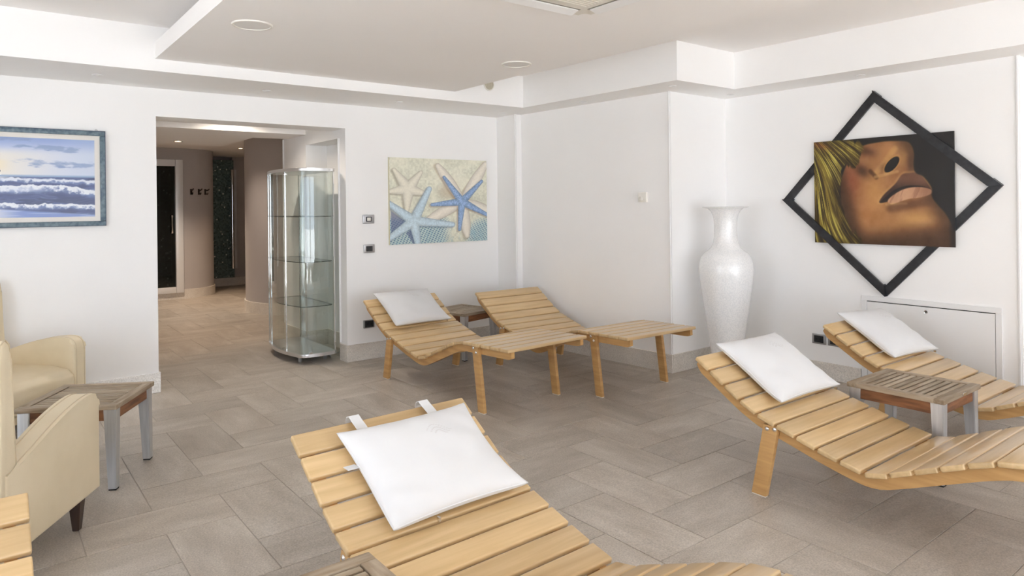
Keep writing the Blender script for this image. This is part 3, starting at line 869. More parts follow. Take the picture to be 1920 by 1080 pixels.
def poly_sd(X, Y, pts):
    """signed distance to polygon, negative inside"""
    d = np.full(X.shape, 1e9); inside = np.zeros(X.shape, bool)
    n = len(pts)
    for i in range(n):
        ax, ay = pts[i]; bx, by = pts[(i + 1) % n]
        dd, _ = seg_d(X, Y, ax, ay, bx, by); d = np.minimum(d, dd)
        c = ((ay > Y) != (by > Y)) & (X < (bx - ax) * (Y - ay) / (by - ay + 1e-12) + ax)
        inside ^= c
    return np.where(inside, -d, d)
def catmull(pts, n=8):
    P = [np.array(p, float) for p in pts]; m = len(P); out = []
    for i in range(m):
        a, b, c, d_ = P[i - 1], P[i], P[(i + 1) % m], P[(i + 2) % m]
        for k in range(n):
            t = k / n
            out.append(tuple(0.5 * ((2 * b) + (c - a) * t + (2 * a - 5 * b + 4 * c - d_) * t * t + (3 * b - a - 3 * c + d_) * t ** 3)))
    return out

def img_starfish():
    R, C_ = 210, 280
    U, V = np.meshgrid((np.arange(C_) + .5) / C_, (np.arange(R) + .5) / R)
    X, Y = U * 985, V * 850     # working pixel frame
    n1 = vnoise(U, V, 7, 6, 1); n2 = vnoise(U, V, 60, 50, 2, 2)
    img = np.ones((R, C_, 3)) * np.array([224, 224, 206.]) + (n1 - .5)[..., None] * 34 + (n2 - .5)[..., None] * 34
    img = mixc(img, sstep(.5, .75, n1) * .5, (234, 230, 212))
    # netting in the lower corners
    for cx, cy, rot, reg in ((150, 720, .55, sstep(560, 640, Y + .25 * X * 0) * sstep(620, 480, X)), (930, 760, -.5, sstep(170, 60, np.hypot((X - 985) * .8, Y - 800) - 60))):
        a = (X * math.cos(rot) + Y * math.sin(rot)) / 26 + .35 * np.sin(Y / 50); b = (-X * math.sin(rot) + Y * math.cos(rot)) / 19 + .35 * np.sin(X / 60)
        cell = (np.abs((a % 1) - .5) < .30) & (np.abs((b % 1) - .5) < .27)
        base = mixc(img, reg * .75, (178, 205, 208))
        img = mixc(base, reg * cell * .9, (92, 122, 152))
    fr = sstep(500, 560, Y) * sstep(720, 640, np.abs(X - 620) + 400)
    img = mixc(img, sstep(.55, .7, vnoise(U, V, 50, 9, 5)) * sstep(640, 740, Y) * .5, (150, 185, 198))
    def star(img, c, tips, w0, w1, col, shade, edge=(120, 110, 90), tex=0.0, petal=False, seed=3):
        D = np.full(X.shape, 1e9); TT = np.zeros(X.shape)
        for tx, ty in tips:
            d, t = seg_d(X, Y, c[0], c[1], tx, ty)
            w = (w0 * (1 - t) + w1 * t) if not petal else w0 * (0.45 + 1.0 * np.sin(np.pi * np.clip(t * .9 + .05, 0, 1)) ** .8) * .62
            s = d - w
            TT = np.where(s < D, d / np.maximum(w, 1), TT); D = np.minimum(D, s)
        sh = np.full(X.shape, 1e9)
        for tx, ty in tips:
            d, t = seg_d(X + 14, Y - 10, c[0], c[1], tx, ty)
            sh = np.minimum(sh, d - (w0 * (1 - t) + w1 * t))
        img = mixc(img, sstep(14, -8, sh) * .40, edge)
        body = np.ones(img.shape) * np.array(col, float)
        body = body * (1 - .16 * np.clip(TT, 0, 1)[..., None] ** 2)
        body += ((vnoise(U, V, 90, 80, seed, 2) - .5) * tex)[..., None]
        img = img * (1 - sstep(3, -2, D)[..., None]) + body * sstep(3, -2, D)[..., None]
        return mixc(img, sstep(4, 1, np.abs(D)) * .35, shade)
    o = lambda x, y: (x - 150, (y - 95))
    img = star(img, o(325, 400), [o(195, 215), o(450, 235), o(500, 450), o(310, 625), o(140, 430)], 62, 17, (236, 232, 216), (185, 176, 150), tex=14)
    img = mixc(img, sstep(120, 20, np.hypot((X - 560) * .9, Y - 330)) * .45, (176, 158, 132))
    img = star(img, o(870, 530), [o(620, 165), o(1125, 130), o(1190, 640), o(915, 885), o(510, 715)], 62, 30, (238, 232, 219), (178, 160, 134), tex=16, petal=True, edge=(160, 140, 110))
    img = star(img, o(865, 530), [o(680, 280), o(1080, 315), o(1160, 685), o(835, 820), o(555, 560)], 40, 15, (150, 178, 216), (95, 120, 165), tex=60, edge=(140, 120, 105), seed=9)
    tri = np.minimum(sstep(8, -8, poly_sd(X, Y, [(10, 520), (160, 640), (10, 740)])) + sstep(8, -8, poly_sd(X, Y, [(150, 740), (225, 690), (240, 880)])), 1)
    img = mixc(img, tri * .6, (88, 98, 140))
    img = star(img, o(375, 720), [o(530, 400), o(765, 765), o(425, 1010), o(90, 920), o(140, 540)], 50, 24, (200, 220, 230), (120, 145, 175), tex=36, edge=(90, 105, 130), seed=12)
    return np.clip(img, 0, 255)

def img_sea():
    R, C_ = 200, 330
    U, V = np.meshgrid((np.arange(C_) + .5) / C_, (np.arange(R) + .5) / R)
    P = np.clip((U - .34) / .66, -1, 1)      # 0..1 over the part the photograph shows
    n = vnoise(U, V, 6, 14, 21); n2 = vnoise(U, V, 14, 30, 22)
    sky = np.ones((R, C_, 3)) * np.array([206, 212, 226.])
    sky = mixc(sky, sstep(.22, 0, V) * .8, (126, 150, 206))
    sky = mixc(sky, sstep(.75, .0, P) * sstep(.10, .25, V) * .75, (236, 226, 206))
    sky = mixc(sky, sstep(.5, 1, P) * .35 + .0 * V, (176, 194, 224))
    sky = mixc(sky, sstep(.30, .0, P) * sstep(.10, .03, np.abs(V - .37 + .05 * n)) * .6, (238, 214, 160))
    for cx, cy, rx, ry in ((.60, .32, .26, .05), (.85, .33, .2, .04), (.58, .13, .25, .045), (.32, .11, .12, .03), (.2, .02, .3, .03)):
        d = np.hypot((P - cx) / rx, (V - cy) / ry) + (n2 - .5) * 2.2 + (n - .5) * 1.4
        sky = mixc(sky, sstep(1.1, .3, d) * .75, (130, 150, 190))
    img = sky
    img = mixc(img, sstep(.455, .485, V), (134, 160, 196))
    HZ = .492
    sea = np.ones((R, C_, 3)) * np.array([84, 98, 142.])
    w = np.sin(V * 170 + 9 * vnoise(U, V, 5, 4, 31) * 3) * .5 + .5
    sea = mixc(sea, w * .45 * sstep(.35, .6, n2), (140, 158, 196))
    sea = mixc(sea, sstep(.55, .42, n) * .6, (56, 64, 98))
    img = np.where((V > HZ)[..., None], sea, img)
    img = mixc(img, sstep(.53, .50, V) * (V > HZ) * sstep(.40, .0, P), (226, 228, 226))
    # breaking crests: (height of crest along P, thickness, reach)
    def crest(img, f, thick, body, seed, strength=1.0, x0=-1, x1=2):
        c = f(P) + (vnoise(U, V, 26, 6, seed, 3) - .5) * .045
        below = V - c
        msk = sstep(x0 - .02, x0 + .08, P) * sstep(x1 + .02, x1 - .08, P)
        img = mixc(img, sstep(-.004, .012, below) * sstep(thick + body + .04, thick * .7, below) * .7 * msk, (116, 134, 182))
        fo = sstep(-.006, .006, below) * sstep(thick, thick * .35, below + (vnoise(U, V, 44, 30, seed + 3, 3) - .5) * thick * 1.5)
        img = mixc(img, fo * strength * msk, (232, 236, 242))
        return mixc(img, sstep(thick * .9, thick * 1.3, below) * sstep(thick * 2.4, thick * 1.5, below) * .55 * msk, (60, 70, 112))
    img = crest(img, lambda p: .505 + .02 * p, .05, .03, 41, .85, .1)
    img = crest(img, lambda p: .585 + .015 * np.sin(p * 7) + .055 * p ** 2, .085, .05, 44, .95)
    img = mixc(img, np.exp(-(((P - .33) / .20) ** 2 + ((V - .645) / .032) ** 2)) * .8, (214, 222, 236))
    img = crest(img, lambda p: .785 + .025 * np.sin(p * 4 + 1.2) + .085 * p, .060, .03, 47, .95, .05)
    sh = V - (.865 + .10 * P)
    img = mixc(img, sstep(0, .03, sh), (126, 146, 200))
    img = mixc(img, sstep(0, .03, sh) * sstep(.35, .05, P), (208, 212, 222))
    img = mixc(img, sstep(0, .03, sh) * sstep(.5, .65, vnoise(U, V, 4, 40, 51, 3)) * .6, (176, 190, 224))
    img = mixc(img, sstep(.010, .004, np.hypot((P - .145) * 1.6, (V - .42) * .55)), (50, 55, 75))
    img = mixc(img, sstep(.012, .005, np.hypot((P - .14) * .5, (V - .462))), (236, 238, 240))
    return np.clip(img, 0, 255)

def img_face():
    R, C_ = 250, 310
    U, V = np.meshgrid((np.arange(C_) + .5) / C_, (np.arange(R) + .5) / R)
    # working frame: coordinates of the painting drawn on a 1183 x 1080 sheet
    X = (215 * (1 - U) + 905 * U) * (1 - V) + (240 * (1 - U) + 895 * U) * V
    Y = (305 * (1 - U) + 245 * U) * (1 - V) + (790 * (1 - U) + 800 * U) * V
    g = lambda cx, cy, sx, sy, rot=0.0: np.exp(-((((X - cx) * math.cos(rot) + (Y - cy) * math.sin(rot)) / sx) ** 2 + ((-(X - cx) * math.sin(rot) + (Y - cy) * math.cos(rot)) / sy) ** 2))
    n = vnoise(U, V, 5, 5, 61); nb = vnoise(U, V, 18, 14, 62)
    img = np.ones((R, C_, 3)) * np.array([30, 26, 24.]) + (n - .5)[..., None] * 10
    face = catmull([(455, 335), (560, 300), (650, 293), (705, 300), (728, 345), (726, 410), (735, 445), (770, 465), (803, 515), (805, 560), (830, 600), (860, 640), (888, 705), (893, 800), (700, 830), (430, 830), (380, 640), (375, 470)], 6)
    F = sstep(5, -5, poly_sd(X, Y, face))
    skin = np.ones(img.shape) * np.array([150, 101, 62.])
    skin = mixc(skin, g(430, 490, 60, 90) * .7, (140, 72, 48))
    skin = mixc(skin, g(545, 545, 70, 120, -.2) * .85, (198, 146, 88))
    skin = mixc(skin, g(500, 650, 60, 80, .5) * .5, (190, 130, 78))
    skin = mixc(skin, g(735, 665, 110, 42, -.1) * .85, (204, 156, 96))
    skin = mixc(skin, g(570, 700, 120, 40, .25) * .5, (176, 124, 74))
    skin = mixc(skin, g(600, 350, 70, 40, -.5) * .75, (190, 136, 84))
    skin = mixc(skin, g(685, 335, 35, 40) * .65, (186, 140, 90))
    skin = mixc(skin, g(500, 345, 55, 24, .2) * .7, (70, 40, 26))
    skin = mixc(skin, g(480, 440, 40, 28, .6) * .8, (58, 34, 22))
    skin = mixc(skin, sstep(690, 800, Y + .12 * (X - 560)) * .85, (62, 40, 24))
    skin = mixc(skin, sstep(95, 0, X - 375 + (Y - 480) * -.32 + 30) * .8, (50, 30, 18))
    skin = mixc(skin, sstep(790, 880, X + (700 - Y) * .45) * .75, (70, 46, 28))
    # nose: wing, nostril, underside
    d, t = seg_d(X, Y, 545, 455, 640, 330)
    skin = mixc(skin, sstep(22, 4, d) * .55, (206, 160, 98))
    d, t = seg_d(X, Y, 520, 440, 550, 470); skin = mixc(skin, sstep(16, 3, d) * .7, (74, 44, 26))
    skin = mixc(skin, g(712, 395, 14, 50) * .75, (78, 50, 32))
    skin = mixc(skin, g(675, 380, 22, 40, .3) * .55, (190, 142, 86))
    skin = mixc(skin, g(590, 425, 25, 22) * .6, (96, 60, 36))
    skin = mixc(skin, sstep(1.15, .85, np.hypot(((X - 626) * .77 - (Y - 405) * -.64) / 27, ((X - 626) * .64 * -1 + (Y - 405) * -.77) / 999 + ((X - 626) * .64 + (Y - 405) * .77) / 46 * 1.0) + 9 * (0)), (24, 17, 13)) if False else skin
    ca, sa = math.cos(-.86), math.sin(-.86)
    e = np.hypot(((X - 625) * ca + (Y - 407) * sa) / 50, (-(X - 625) * sa + (Y - 407) * ca) / 23)
    skin = mixc(skin, sstep(1.35, 1.05, e) * .6, (188, 140, 80))
    skin = mixc(skin, sstep(1.05, .85, e), (22, 16, 13))
    d, t = seg_d(X, Y, 545, 468, 650, 440); skin = mixc(skin, sstep(12, 2, d) * .55, (205, 162, 104))
    # lips
    up = catmull([(565, 590), (585, 555), (640, 500), (672, 455), (705, 447), (745, 447), (775, 480), (803, 530), (770, 520), (700, 515), (640, 535), (600, 575)], 6)
    L1 = sstep(4, -4, poly_sd(X, Y, up))
    skin = mixc(skin, sstep(16, 2, np.abs(poly_sd(X, Y, up))) * .35, (210, 165, 105))
    lip = mixc(np.ones(img.shape) * np.array([112, 76, 56.]), sstep(470, 530, Y - .1 * (X - 700)) * .7, (52, 32, 26))
    skin = skin * (1 - L1[..., None]) + lip * L1[..., None]
    mouth = catmull([(568, 592), (600, 560), (640, 528), (700, 508), (770, 512), (800, 528), (740, 530), (660, 548), (612, 582)], 6)
    skin = mixc(skin, sstep(4, -3, poly_sd(X, Y, mouth)) * .92, (30, 20, 17))
    lo = catmull([(606, 580), (640, 548), (690, 522), (750, 514), (798, 524), (800, 545), (760, 562), (700, 572), (650, 590), (620, 598)], 6)
    dl = poly_sd(X, Y, lo); L2 = sstep(4, -3, dl)
    low = mixc(np.ones(img.shape) * np.array([198, 152, 118.]), sstep(.45, .7, vnoise(U + V * .3, V, 60, 4, 71, 2)) * .45, (140, 92, 70))
    low = mixc(low, sstep(700, 800, X) * .6, (132, 88, 66))
    skin = skin * (1 - L2[..., None]) + low * L2[..., None]
    d, t = seg_d(X, Y, 600, 600, 690, 595); skin = mixc(skin, sstep(10, 2, d) * .6, (206, 162, 108))
    d, t = seg_d(X, Y, 620, 618, 790, 582); skin = mixc(skin, sstep(34, 6, d) * .55 * (1 - L2), (86, 54, 34))
    skin += ((nb - .5) * 22)[..., None]
    img = img * (1 - F[..., None]) + skin * F[..., None]
    # hair sweeping down over the left side
    hair = catmull([(205, 290), (330, 290), (440, 292), (475, 330), (455, 410), (430, 430), (395, 405), (378, 450), (362, 520), (372, 590), (400, 670), (440, 740), (465, 800), (200, 810), (190, 500)], 6)
    hd = poly_sd(X, Y, hair) + (vnoise(U, V, 40, 10, 81, 3) - .5) * 46
    Hm = sstep(8, -8, hd)
    fx, fy = X - 120, Y - 190
    rad = np.hypot(fx, fy); flow = np.arctan2(fy, fx) * 560 + 30 * np.sin(rad / 120)
    along = rad
    s1 = vnoise(flow / 900, along / 900, 55, 3.2, 91, 3); s2 = vnoise(flow / 900, along / 900, 130, 6, 92, 2)
    hc = mixc(np.ones(img.shape) * np.array([62, 46, 18.]), sstep(.36, .66, s1), (138, 118, 46))
    hc = mixc(hc, sstep(.56, .74, s2) * .85, (204, 190, 92))
    hc = mixc(hc, sstep(.42, .26, s2) * .7, (34, 24, 10))
    hc = mixc(hc, sstep(-70, 0, hd) * .45, (40, 28, 12))
    hc = mixc(hc, g(250, 320, 50, 16, .2) * .5, (150, 78, 44))
    img = img * (1 - Hm[..., None]) + hc * Hm[..., None]
    img = mixc(img, sstep(.955, .99, U) * .6, (20, 17, 16))
    return np.clip(img, 0, 255)

# starfish canvas on the back wall
W_, H_ = 1.205, 0.885
t = thing('starfish_canvas', 'unframed canvas print of blue and white starfish on sand', 'picture', (3.889, YB - 0.001, 1.562))
obj('canvas_edge', boxes_mesh('canvas_edge', [(-W_ / 2, W_ / 2, -0.026, 0.0, -H_ / 2, H_ / 2)]), mat('canvas_sand_edge', lin(205, 200, 170), 0.8), t)
obj('print', print_grid('print', W_, H_, img_starfish()), print_mat('starfish_print'), t, (0, -0.0268, 0))
# seascape in its frame
X1, X0_, Z0_, Z1_ = 0.803, -0.40, 1.380, 2.122
t = thing('seascape_painting', 'framed seascape of breaking waves above the armchair', 'picture', ((X0_ + X1) / 2, YB, (Z0_ + Z1_) / 2))
hw, hh, fb = (X1 - X0_) / 2, (Z1_ - Z0_) / 2, 0.038
fm = []
for nm, x0, x1, z0, z1 in (('top', -hw, hw, hh - fb, hh), ('bot', -hw, hw, -hh, -hh + fb), ('l', -hw, -hw + fb, -hh + fb, hh - fb), ('r', hw - fb, hw, -hh + fb, hh - fb)):
    me = bevel_box('frame_bar', x1 - x0, 0.032, z1 - z0, 0.008, 2)
    b_ = obj('frame_bar', me, MT['blue_frame'], t, ((x0 + x1) / 2, -0.018, (z0 + z1) / 2))
    horiz = nm in ('top', 'bot')
    e0 = ((x0, x1, (hh - .007) if nm == 'top' else -hh, hh if nm == 'top' else (-hh + .007)) if horiz else ((hw - .007) if nm == 'r' else -hw, hw if nm == 'r' else (-hw + .007), -hh, hh))
    cx_, cz_ = (x0 + x1) / 2, (z0 + z1) / 2
    obj('dark_edge', boxes_mesh('dark_edge', [(e0[0] - cx_, e0[1] - cx_, -0.0150, 0.017, e0[2] - cz_, e0[3] - cz_)]), MT['navy'], b_)
obj('mount_board', boxes_mesh('mount_board', [(-hw + fb - .005, hw - fb + .005, -0.016, -0.002, -hh + fb - .005, hh - fb + .005)]), MT['mat_board'], t)
ms = 0.036
obj('painted_sheet', print_grid('painted_sheet', 2 * (hw - fb - ms), 2 * (hh - fb - ms), img_sea()), print_mat('seascape_paint', 0.35, 0.5), t, (0, -0.0172, 0))
obj('hanging_hook', tube('hanging_hook', [(hw - 0.06 + 0.008 * math.cos(a), -0.012, hh + 0.006 + 0.008 * math.sin(a)) for a in np.linspace(0, 6.283, 14)[:-1]], 0.0015, 6, True), MT['steel'], t)

# portrait with its turned black frame on the bay wall (local x = world -y, facing world -x)
t = thing('portrait_painting', 'painting of a face with blond hair inside a turned black square frame', 'picture', (WB, 2.54, 1.57), -math.pi / 2)
def loc_(y, z): return (2.54 - y, z - 1.57)   # world y,z -> local x,z
cY0, cY1, cZ0, cZ1 = 2.008, 3.078, 1.158, 2.012
cx_, cz_ = (loc_((cY0 + cY1) / 2, 0)[0], (cZ0 + cZ1) / 2 - 1.57)
cw, ch = cY1 - cY0, cZ1 - cZ0
obj('canvas_edge', boxes_mesh('canvas_edge', [(cx_ - cw / 2, cx_ + cw / 2, -0.0315, -0.0205, cz_ - ch / 2, cz_ + ch / 2)]), MT['black'], t)
obj('painted_canvas', print_grid('painted_canvas', cw, ch, img_face()), print_mat('portrait_paint', 0.38, 0.5), t, (cx_, -0.0322, cz_))
T_, R_, B_, L_ = [Vector(loc_(*p)) for p in ((2.582, 2.387), (1.708, 1.606), (2.502, 0.750), (3.372, 1.529))]
def bar(a, b, y0, y1, w=0.062):
    cen = (T_ + R_ + B_ + L_) / 4
    d = (b - a).normalized(); nrm = Vector((-d.y, d.x))
    if (cen - a).dot(nrm) < 0: nrm = -nrm
    a_i = a + nrm * w + d * w; b_i = b + nrm * w - d * w
    pts = [(a.x, a.y), (b.x, b.y), (b_i.x, b_i.y), (a_i.x, a_i.y)]
    bm = bmesh.new()
    prism_into(bm, pts, y0, y1, 'y')
    L_bar = (b - a).length
    za, zb = y1, -0.0005    # front bars reach back to the wall at the corners
    for s0_, s1_ in (((0, 0.075), (L_bar - 0.075, L_bar)) if y1 < -0.01 else ()):
        i0 = max(s0_, w); i1 = min(s1_, L_bar - w)
        q = [a + d * s0_, a + d * s1_, a + d * i1 + nrm * w, a + d * i0 + nrm * w]
        prism_into(bm, [(p.x, p.y) for p in q], za, zb, 'y')
    obj('frame_bar', bm_mesh(bm, 'frame_bar'), MT['black'], t)
bar(L_, T_, -0.020, -0.0005); bar(R_, B_, -0.020, -0.0005)
bar(T_, R_, -0.050, -0.033); bar(B_, L_, -0.050, -0.033)

# ------------------------------------------------------------------ glass display cabinet
CX0, CX1, CY0_, CY1_ = 2.415, 2.79, 6.42, 7.385
def cab_outline(inset=0.0, n=10, bow=0.055):
    x0, x1, y0, y1 = CX0 + inset, CX1 - inset, CY0_ + inset, CY1_ - inset
    r = 0.085 - inset * 0.5
    pts = []
    pts += [(x1, y0 + 0.03)] + [(x1 - 0.03, y0)]
    for k in range(n + 1):      # near end, slightly bowed
        w = k / n; xx = (x1 - 0.05) + (x0 + r - (x1 - 0.05)) * w
        pts.append((xx, y0 - 0.010 * math.sin(math.pi * w)))
    pts += [(x0 + r - r * math.sin(a), y0 + r - r * math.cos(a)) for a in np.linspace(0.15, math.pi / 2 - 0.15, 6)]
    for k in range(1, 2 * n):   # bowed front towards the hall
        w = k / (2 * n); yy = (y0 + r) + (y1 - y0 - 2 * r) * w
        pts.append((x0 - bow * math.sin(math.pi * w), yy))
    pts += [(x0 + r - r * math.cos(a), y1 - r + r * math.sin(a)) for a in np.linspace(0.15, math.pi / 2 - 0.15, 6)]
    pts += [(x1 - 0.03, y1), (x1, y1 - 0.03)]
    return pts
cab = thing('glass_display_cabinet', 'tall empty curved glass display cabinet with silver base in the doorway', 'cabinet', (0, 0, 0))
obj('base', prism('base', cab_outline(0.0), 0.068, 0.100, 'z', bevel=0.004, seg=2, smooth=True), MT['alu_bright'], cab)
obj('top', prism('top', cab_outline(0.0), 1.858, 1.888, 'z', bevel=0.004, seg=2, smooth=True), MT['alu_bright'], cab)
gl = cab_outline(0.016)
def pane(name, pts, z0, z1, th=0.005):
    v, f = [], []
    n = len(pts)
    cen = np.mean(np.array(cab_outline(0.1)), axis=0)
    for (x, y) in pts:
        d = cen - np.array((x, y)); d = d / np.linalg.norm(d) * th
        for q, zz in (((x, y), z0), ((x, y), z1), ((x + d[0], y + d[1]), z1), ((x + d[0], y + d[1]), z0)):
            v.append((q[0], q[1], zz))
    for i in range(n - 1):
        for a, b in ((0, 1), (1, 2), (2, 3), (3, 0)):
            f.append((4 * i + a, 4 * i + b, 4 * i + 4 + b, 4 * i + 4 + a))
    f += [(3, 2, 1, 0), tuple(4 * (n - 1) + k for k in range(4))]
    me = pydata(name, v, f, True); me.set_sharp_from_angle(angle=math.radians(40))
    return obj(name, me, MT['glass'], cab)
near = [p for p in gl if p[1] < CY0_ + 0.09]
front = [p for p in gl if p[0] < CX0 + 0.045]
far = [p for p in gl if p[1] > CY1_ - 0.09]
mid_i = len(front) // 2
pane('glass_pane', near, 0.10, 1.858)
pane('glass_pane', front[: mid_i + 1], 0.10, 1.858)
pane('glass_pane', [(p[0], p[1] + 0.004) for p in front[mid_i:]], 0.10, 1.858)
pane('glass_pane', far, 0.10, 1.858)
pane('glass_pane', [(CX1 - 0.016, CY0_ + 0.05), (CX1 - 0.016, (CY0_ + CY1_) / 2), (CX1 - 0.016, CY1_ - 0.05)], 0.10, 1.858)
for zz in (0.545, 0.975, 1.415):
    sh = obj('glass_shelf', prism('glass_shelf', cab_outline(0.028), zz, zz + 0.008, 'z'), MT['glass'], cab)
    rim = cab_outline(0.0275)
    obj('shelf_edge', tube('shelf_edge', [(x, y, zz + 0.004) for x, y in rim], 0.0038, 6, True), MT['glass_edge'], sh)
for (x, y) in ((CX0 - 0.026, CY0_ + 0.30), (CX0 + 0.006, CY1_ - 0.075), (CX1 - 0.02, CY0_ + 0.02), (CX1 - 0.02, CY1_ - 0.03)):
    obj('upright', boxes_mesh('upright', [(x - 0.006, x + 0.006, y - 0.006, y + 0.006, 0.10, 1.858)]), MT['chrome'], cab)
foot_me = lathe('foot', [(0.015, 0.0), (0.018, 0.004), (0.020, 0.06), (0.020, 0.069)], 20); foot_me.materials.append(MT['alu_bright'])
for (x, y) in ((2.475, 6.59), (2.725, 6.575), (2.475, 7.27), (2.725, 7.27)):
    obj('foot', foot_me, None, cab, (x, y, 0))
obj('lock', boxes_mesh('lock', [(CX0 - 0.03, CX0 - 0.008, 6.80, 6.825, 0.100, 0.118)]), MT['chrome'], cab)
obj('lock', boxes_mesh('lock', [(2.50, 2.535, CY0_ - 0.006, CY0_ + 0.014, 0.100, 0.116)]), MT['chrome'], cab)
obj('hinge', bevel_box('hinge', 0.03, 0.03, 0.03, 0.006, 2), MT['chrome'], cab, (CX0 - 0.022, CY0_ + 0.30, 1.838))
cb = obj('trailing_cable', tube('power_cord', [(2.76, 6.60, 0.05), (2.785, 6.58, 0.012), (2.80, 6.64, 0.006), (2.78, 6.72, 0.006), (2.84, 6.80, 0.006), (2.93, 6.74, 0.006), (2.99, 6.82, 0.006), (3.045, 6.86, 0.03)], 0.005, 8), MT['cable'])
tag(cb, 'thin grey power cord on the floor behind the glass cabinet', 'cord')

# ------------------------------------------------------------------ small wall fittings
def plate(name, label, cat, loc, rz, w, h, face, insert, iw, ih, depth=0.012):
    t = thing(name, label, cat, loc, rz)
    obj('cover_plate', bevel_box('cover_plate', w, depth, h, 0.005, 3), face, t, (0, -depth / 2, 0))
    ins = obj('insert', bevel_box('insert', iw, 0.006, ih, 0.002, 1), insert, t, (0, -depth - 0.001, 0))
    return t, ins
t, i_ = plate('light_switch', 'silver wall switch with a white key, upper of two by the doorway', 'switch', (3.063, YB, 1.384), 0, 0.122, 0.088, MT['plate'], MT['dark_plastic'], 0.062, 0.048)
obj('key', bevel_box('key', 0.040, 0.004, 0.032, 0.002, 1), MT['white_plastic'], i_, (0, -0.004, 0))
t, i_ = plate('light_switch', 'silver wall switch with dark keys, lower of two by the doorway', 'switch', (3.066, YB, 1.092), 0, 0.118, 0.082, MT['plate'], MT['dark_plastic'], 0.068, 0.052)
obj('key', bevel_box('key', 0.022, 0.004, 0.04, 0.002, 1), MT['dark_plastic'], i_, (-0.012, -0.004, 0)); obj('key', bevel_box('key', 0.022, 0.004, 0.04, 0.002, 1), MT['dark_plastic'], i_, (0.012, -0.004, 0))
t, i_ = plate('power_outlet', 'dark power outlet low on the wall behind the lounger head', 'outlet', (3.055, YB, 0.348), 0, 0.118, 0.080, MT['plate'], MT['dark_plastic'], 0.092, 0.064)
for dx in (-.02, .02): obj('socket', lathe('socket', [(0.0, 0.0), (0.011, 0.0), (0.012, 0.003), (0.0, 0.003)], 14, cap=False), MT['gap'], i_, (dx, -0.003, 0), (math.pi / 2, 0, 0))
for y, z, lab in ((3.065, 0.331, 'silver framed power outlet low on the wall beside the vase'), (2.925, 0.331, 'silver framed power outlet half hidden behind the lounger head under the portrait')):
    t, i_ = plate('power_outlet', lab, 'outlet', (WB, y, z), -math.pi / 2, 0.122, 0.086, MT['plate'], MT['dark_plastic'], 0.082, 0.058)
    for dx in (-.018, .018): obj('socket', lathe('socket', [(0.0, 0.0), (0.010, 0.0), (0.011, 0.003), (0.0, 0.003)], 14, cap=False), MT['gap'], i_, (dx, -0.003, 0), (math.pi / 2, 0, 0))
# thermostat on the alcove wall
ang = math.atan2(3.98 - 5.94, 4.862 - 4.742)
wx = lambda y: 4.742 + (5.94 - y) / (5.94 - 3.98) * 0.12
t = thing('thermostat', 'small ivory thermostat with a round dial on the plain wall', 'thermostat', (wx(4.27), 4.27, 1.565), ang)
obj('casing', bevel_box('casing', 0.095, 0.028, 0.092, 0.006, 3), MT['white_plastic'], t, (0, -0.014, 0))
obj('dial', lathe('dial', [(0.0, 0.0), (0.022, 0.0), (0.022, 0.008), (0.018, 0.011), (0.0, 0.011)], 24, cap=False), MT['white_plastic'], t, (-0.008, -0.028, -0.012), (math.pi / 2, 0, 0))
# access panel low on the bay wall
t = thing('access_panel', 'white built-in access panel with a small round lock below the portrait', 'access panel', (WB, (1.726 + 2.701) / 2, 0.0), -math.pi / 2)
pw = (2.701 - 1.726) / 2
for b in ((-pw, pw, 0.702, 0.742), (-pw, -pw + 0.04, 0.0, 0.702), (pw - 0.04, pw, 0.0, 0.702)):
    obj('frame_bar', bevel_box('frame_bar', b[1] - b[0], 0.014, b[3] - b[2], 0.002, 1, smooth=False), MT['panel'], t, ((b[0] + b[1]) / 2, -0.007, (b[2] + b[3]) / 2))
obj('door_gap_shade', boxes_mesh('door_gap_shade', [(-pw + .04, pw - .04, -0.003, -0.0005, 0.0, 0.702)]), MT['gap'], t)  # flat dark sheet paints the shade in the gap round the door
dr = obj('door', bevel_box('door', 2 * pw - 0.086, 0.008, 0.69, 0.001, 1, smooth=False), MT['panel'], t, (0, -0.008, 0.350))
obj('lock', lathe('lock', [(0.0, 0.0), (0.006, 0.0), (0.007, 0.001), (0.013, 0.002), (0.013, 0.0)], 20, cap=False), MT['chrome'], dr, (-0.005, -0.006, 0.309), (math.pi / 2, 0, 0))
obj('keyhole', lathe('keyhole', [(0.0, 0.0), (0.005, 0.0), (0.005, 0.0015), (0.0, 0.0015)], 14, cap=False), MT['gap'], dr, (-0.005, -0.007, 0.309), (math.pi / 2, 0, 0))

# ------------------------------------------------------------------ ceiling fittings
ring_me = lathe('ring', [(0.018, 0.0), (0.020, -0.004), (0.034, -0.005), (0.036, 0.0)], 24, cap=False); ring_me.materials.append(MT['panel'])
lens_me = lathe('lens', [(0.0, -0.001), (0.0185, -0.001), (0.0185, 0.0), (0.0, 0.0)], 20, cap=False); lens_me.materials.append(MT['grille'])
for x, y, lab in ((0.71, 5.877, 'small recessed ceiling spot left of the doorway above the seascape'), (1.95, 5.893, 'small recessed ceiling spot above the middle of the doorway'),
                  (3.178, 5.835, 'small recessed ceiling spot between the doorway and the starfish picture'), (4.46, 5.894, 'small recessed ceiling spot in the far room corner'),
                  (4.628, 4.836, 'small recessed ceiling spot above the plain alcove wall'), (4.659, 3.781, 'small recessed ceiling spot beside the inner ceiling step'),
                  (5.478, 3.771, 'small recessed ceiling spot above the white vase'), (5.522, 2.615, 'small recessed ceiling spot above the portrait painting')):
    t = thing('recessed_downlight', lab, 'downlight', (x, y, SOFFIT), group='recessed spots in the ceiling border')
    obj('ring', ring_me, None, t); obj('lens', lens_me, None, t)
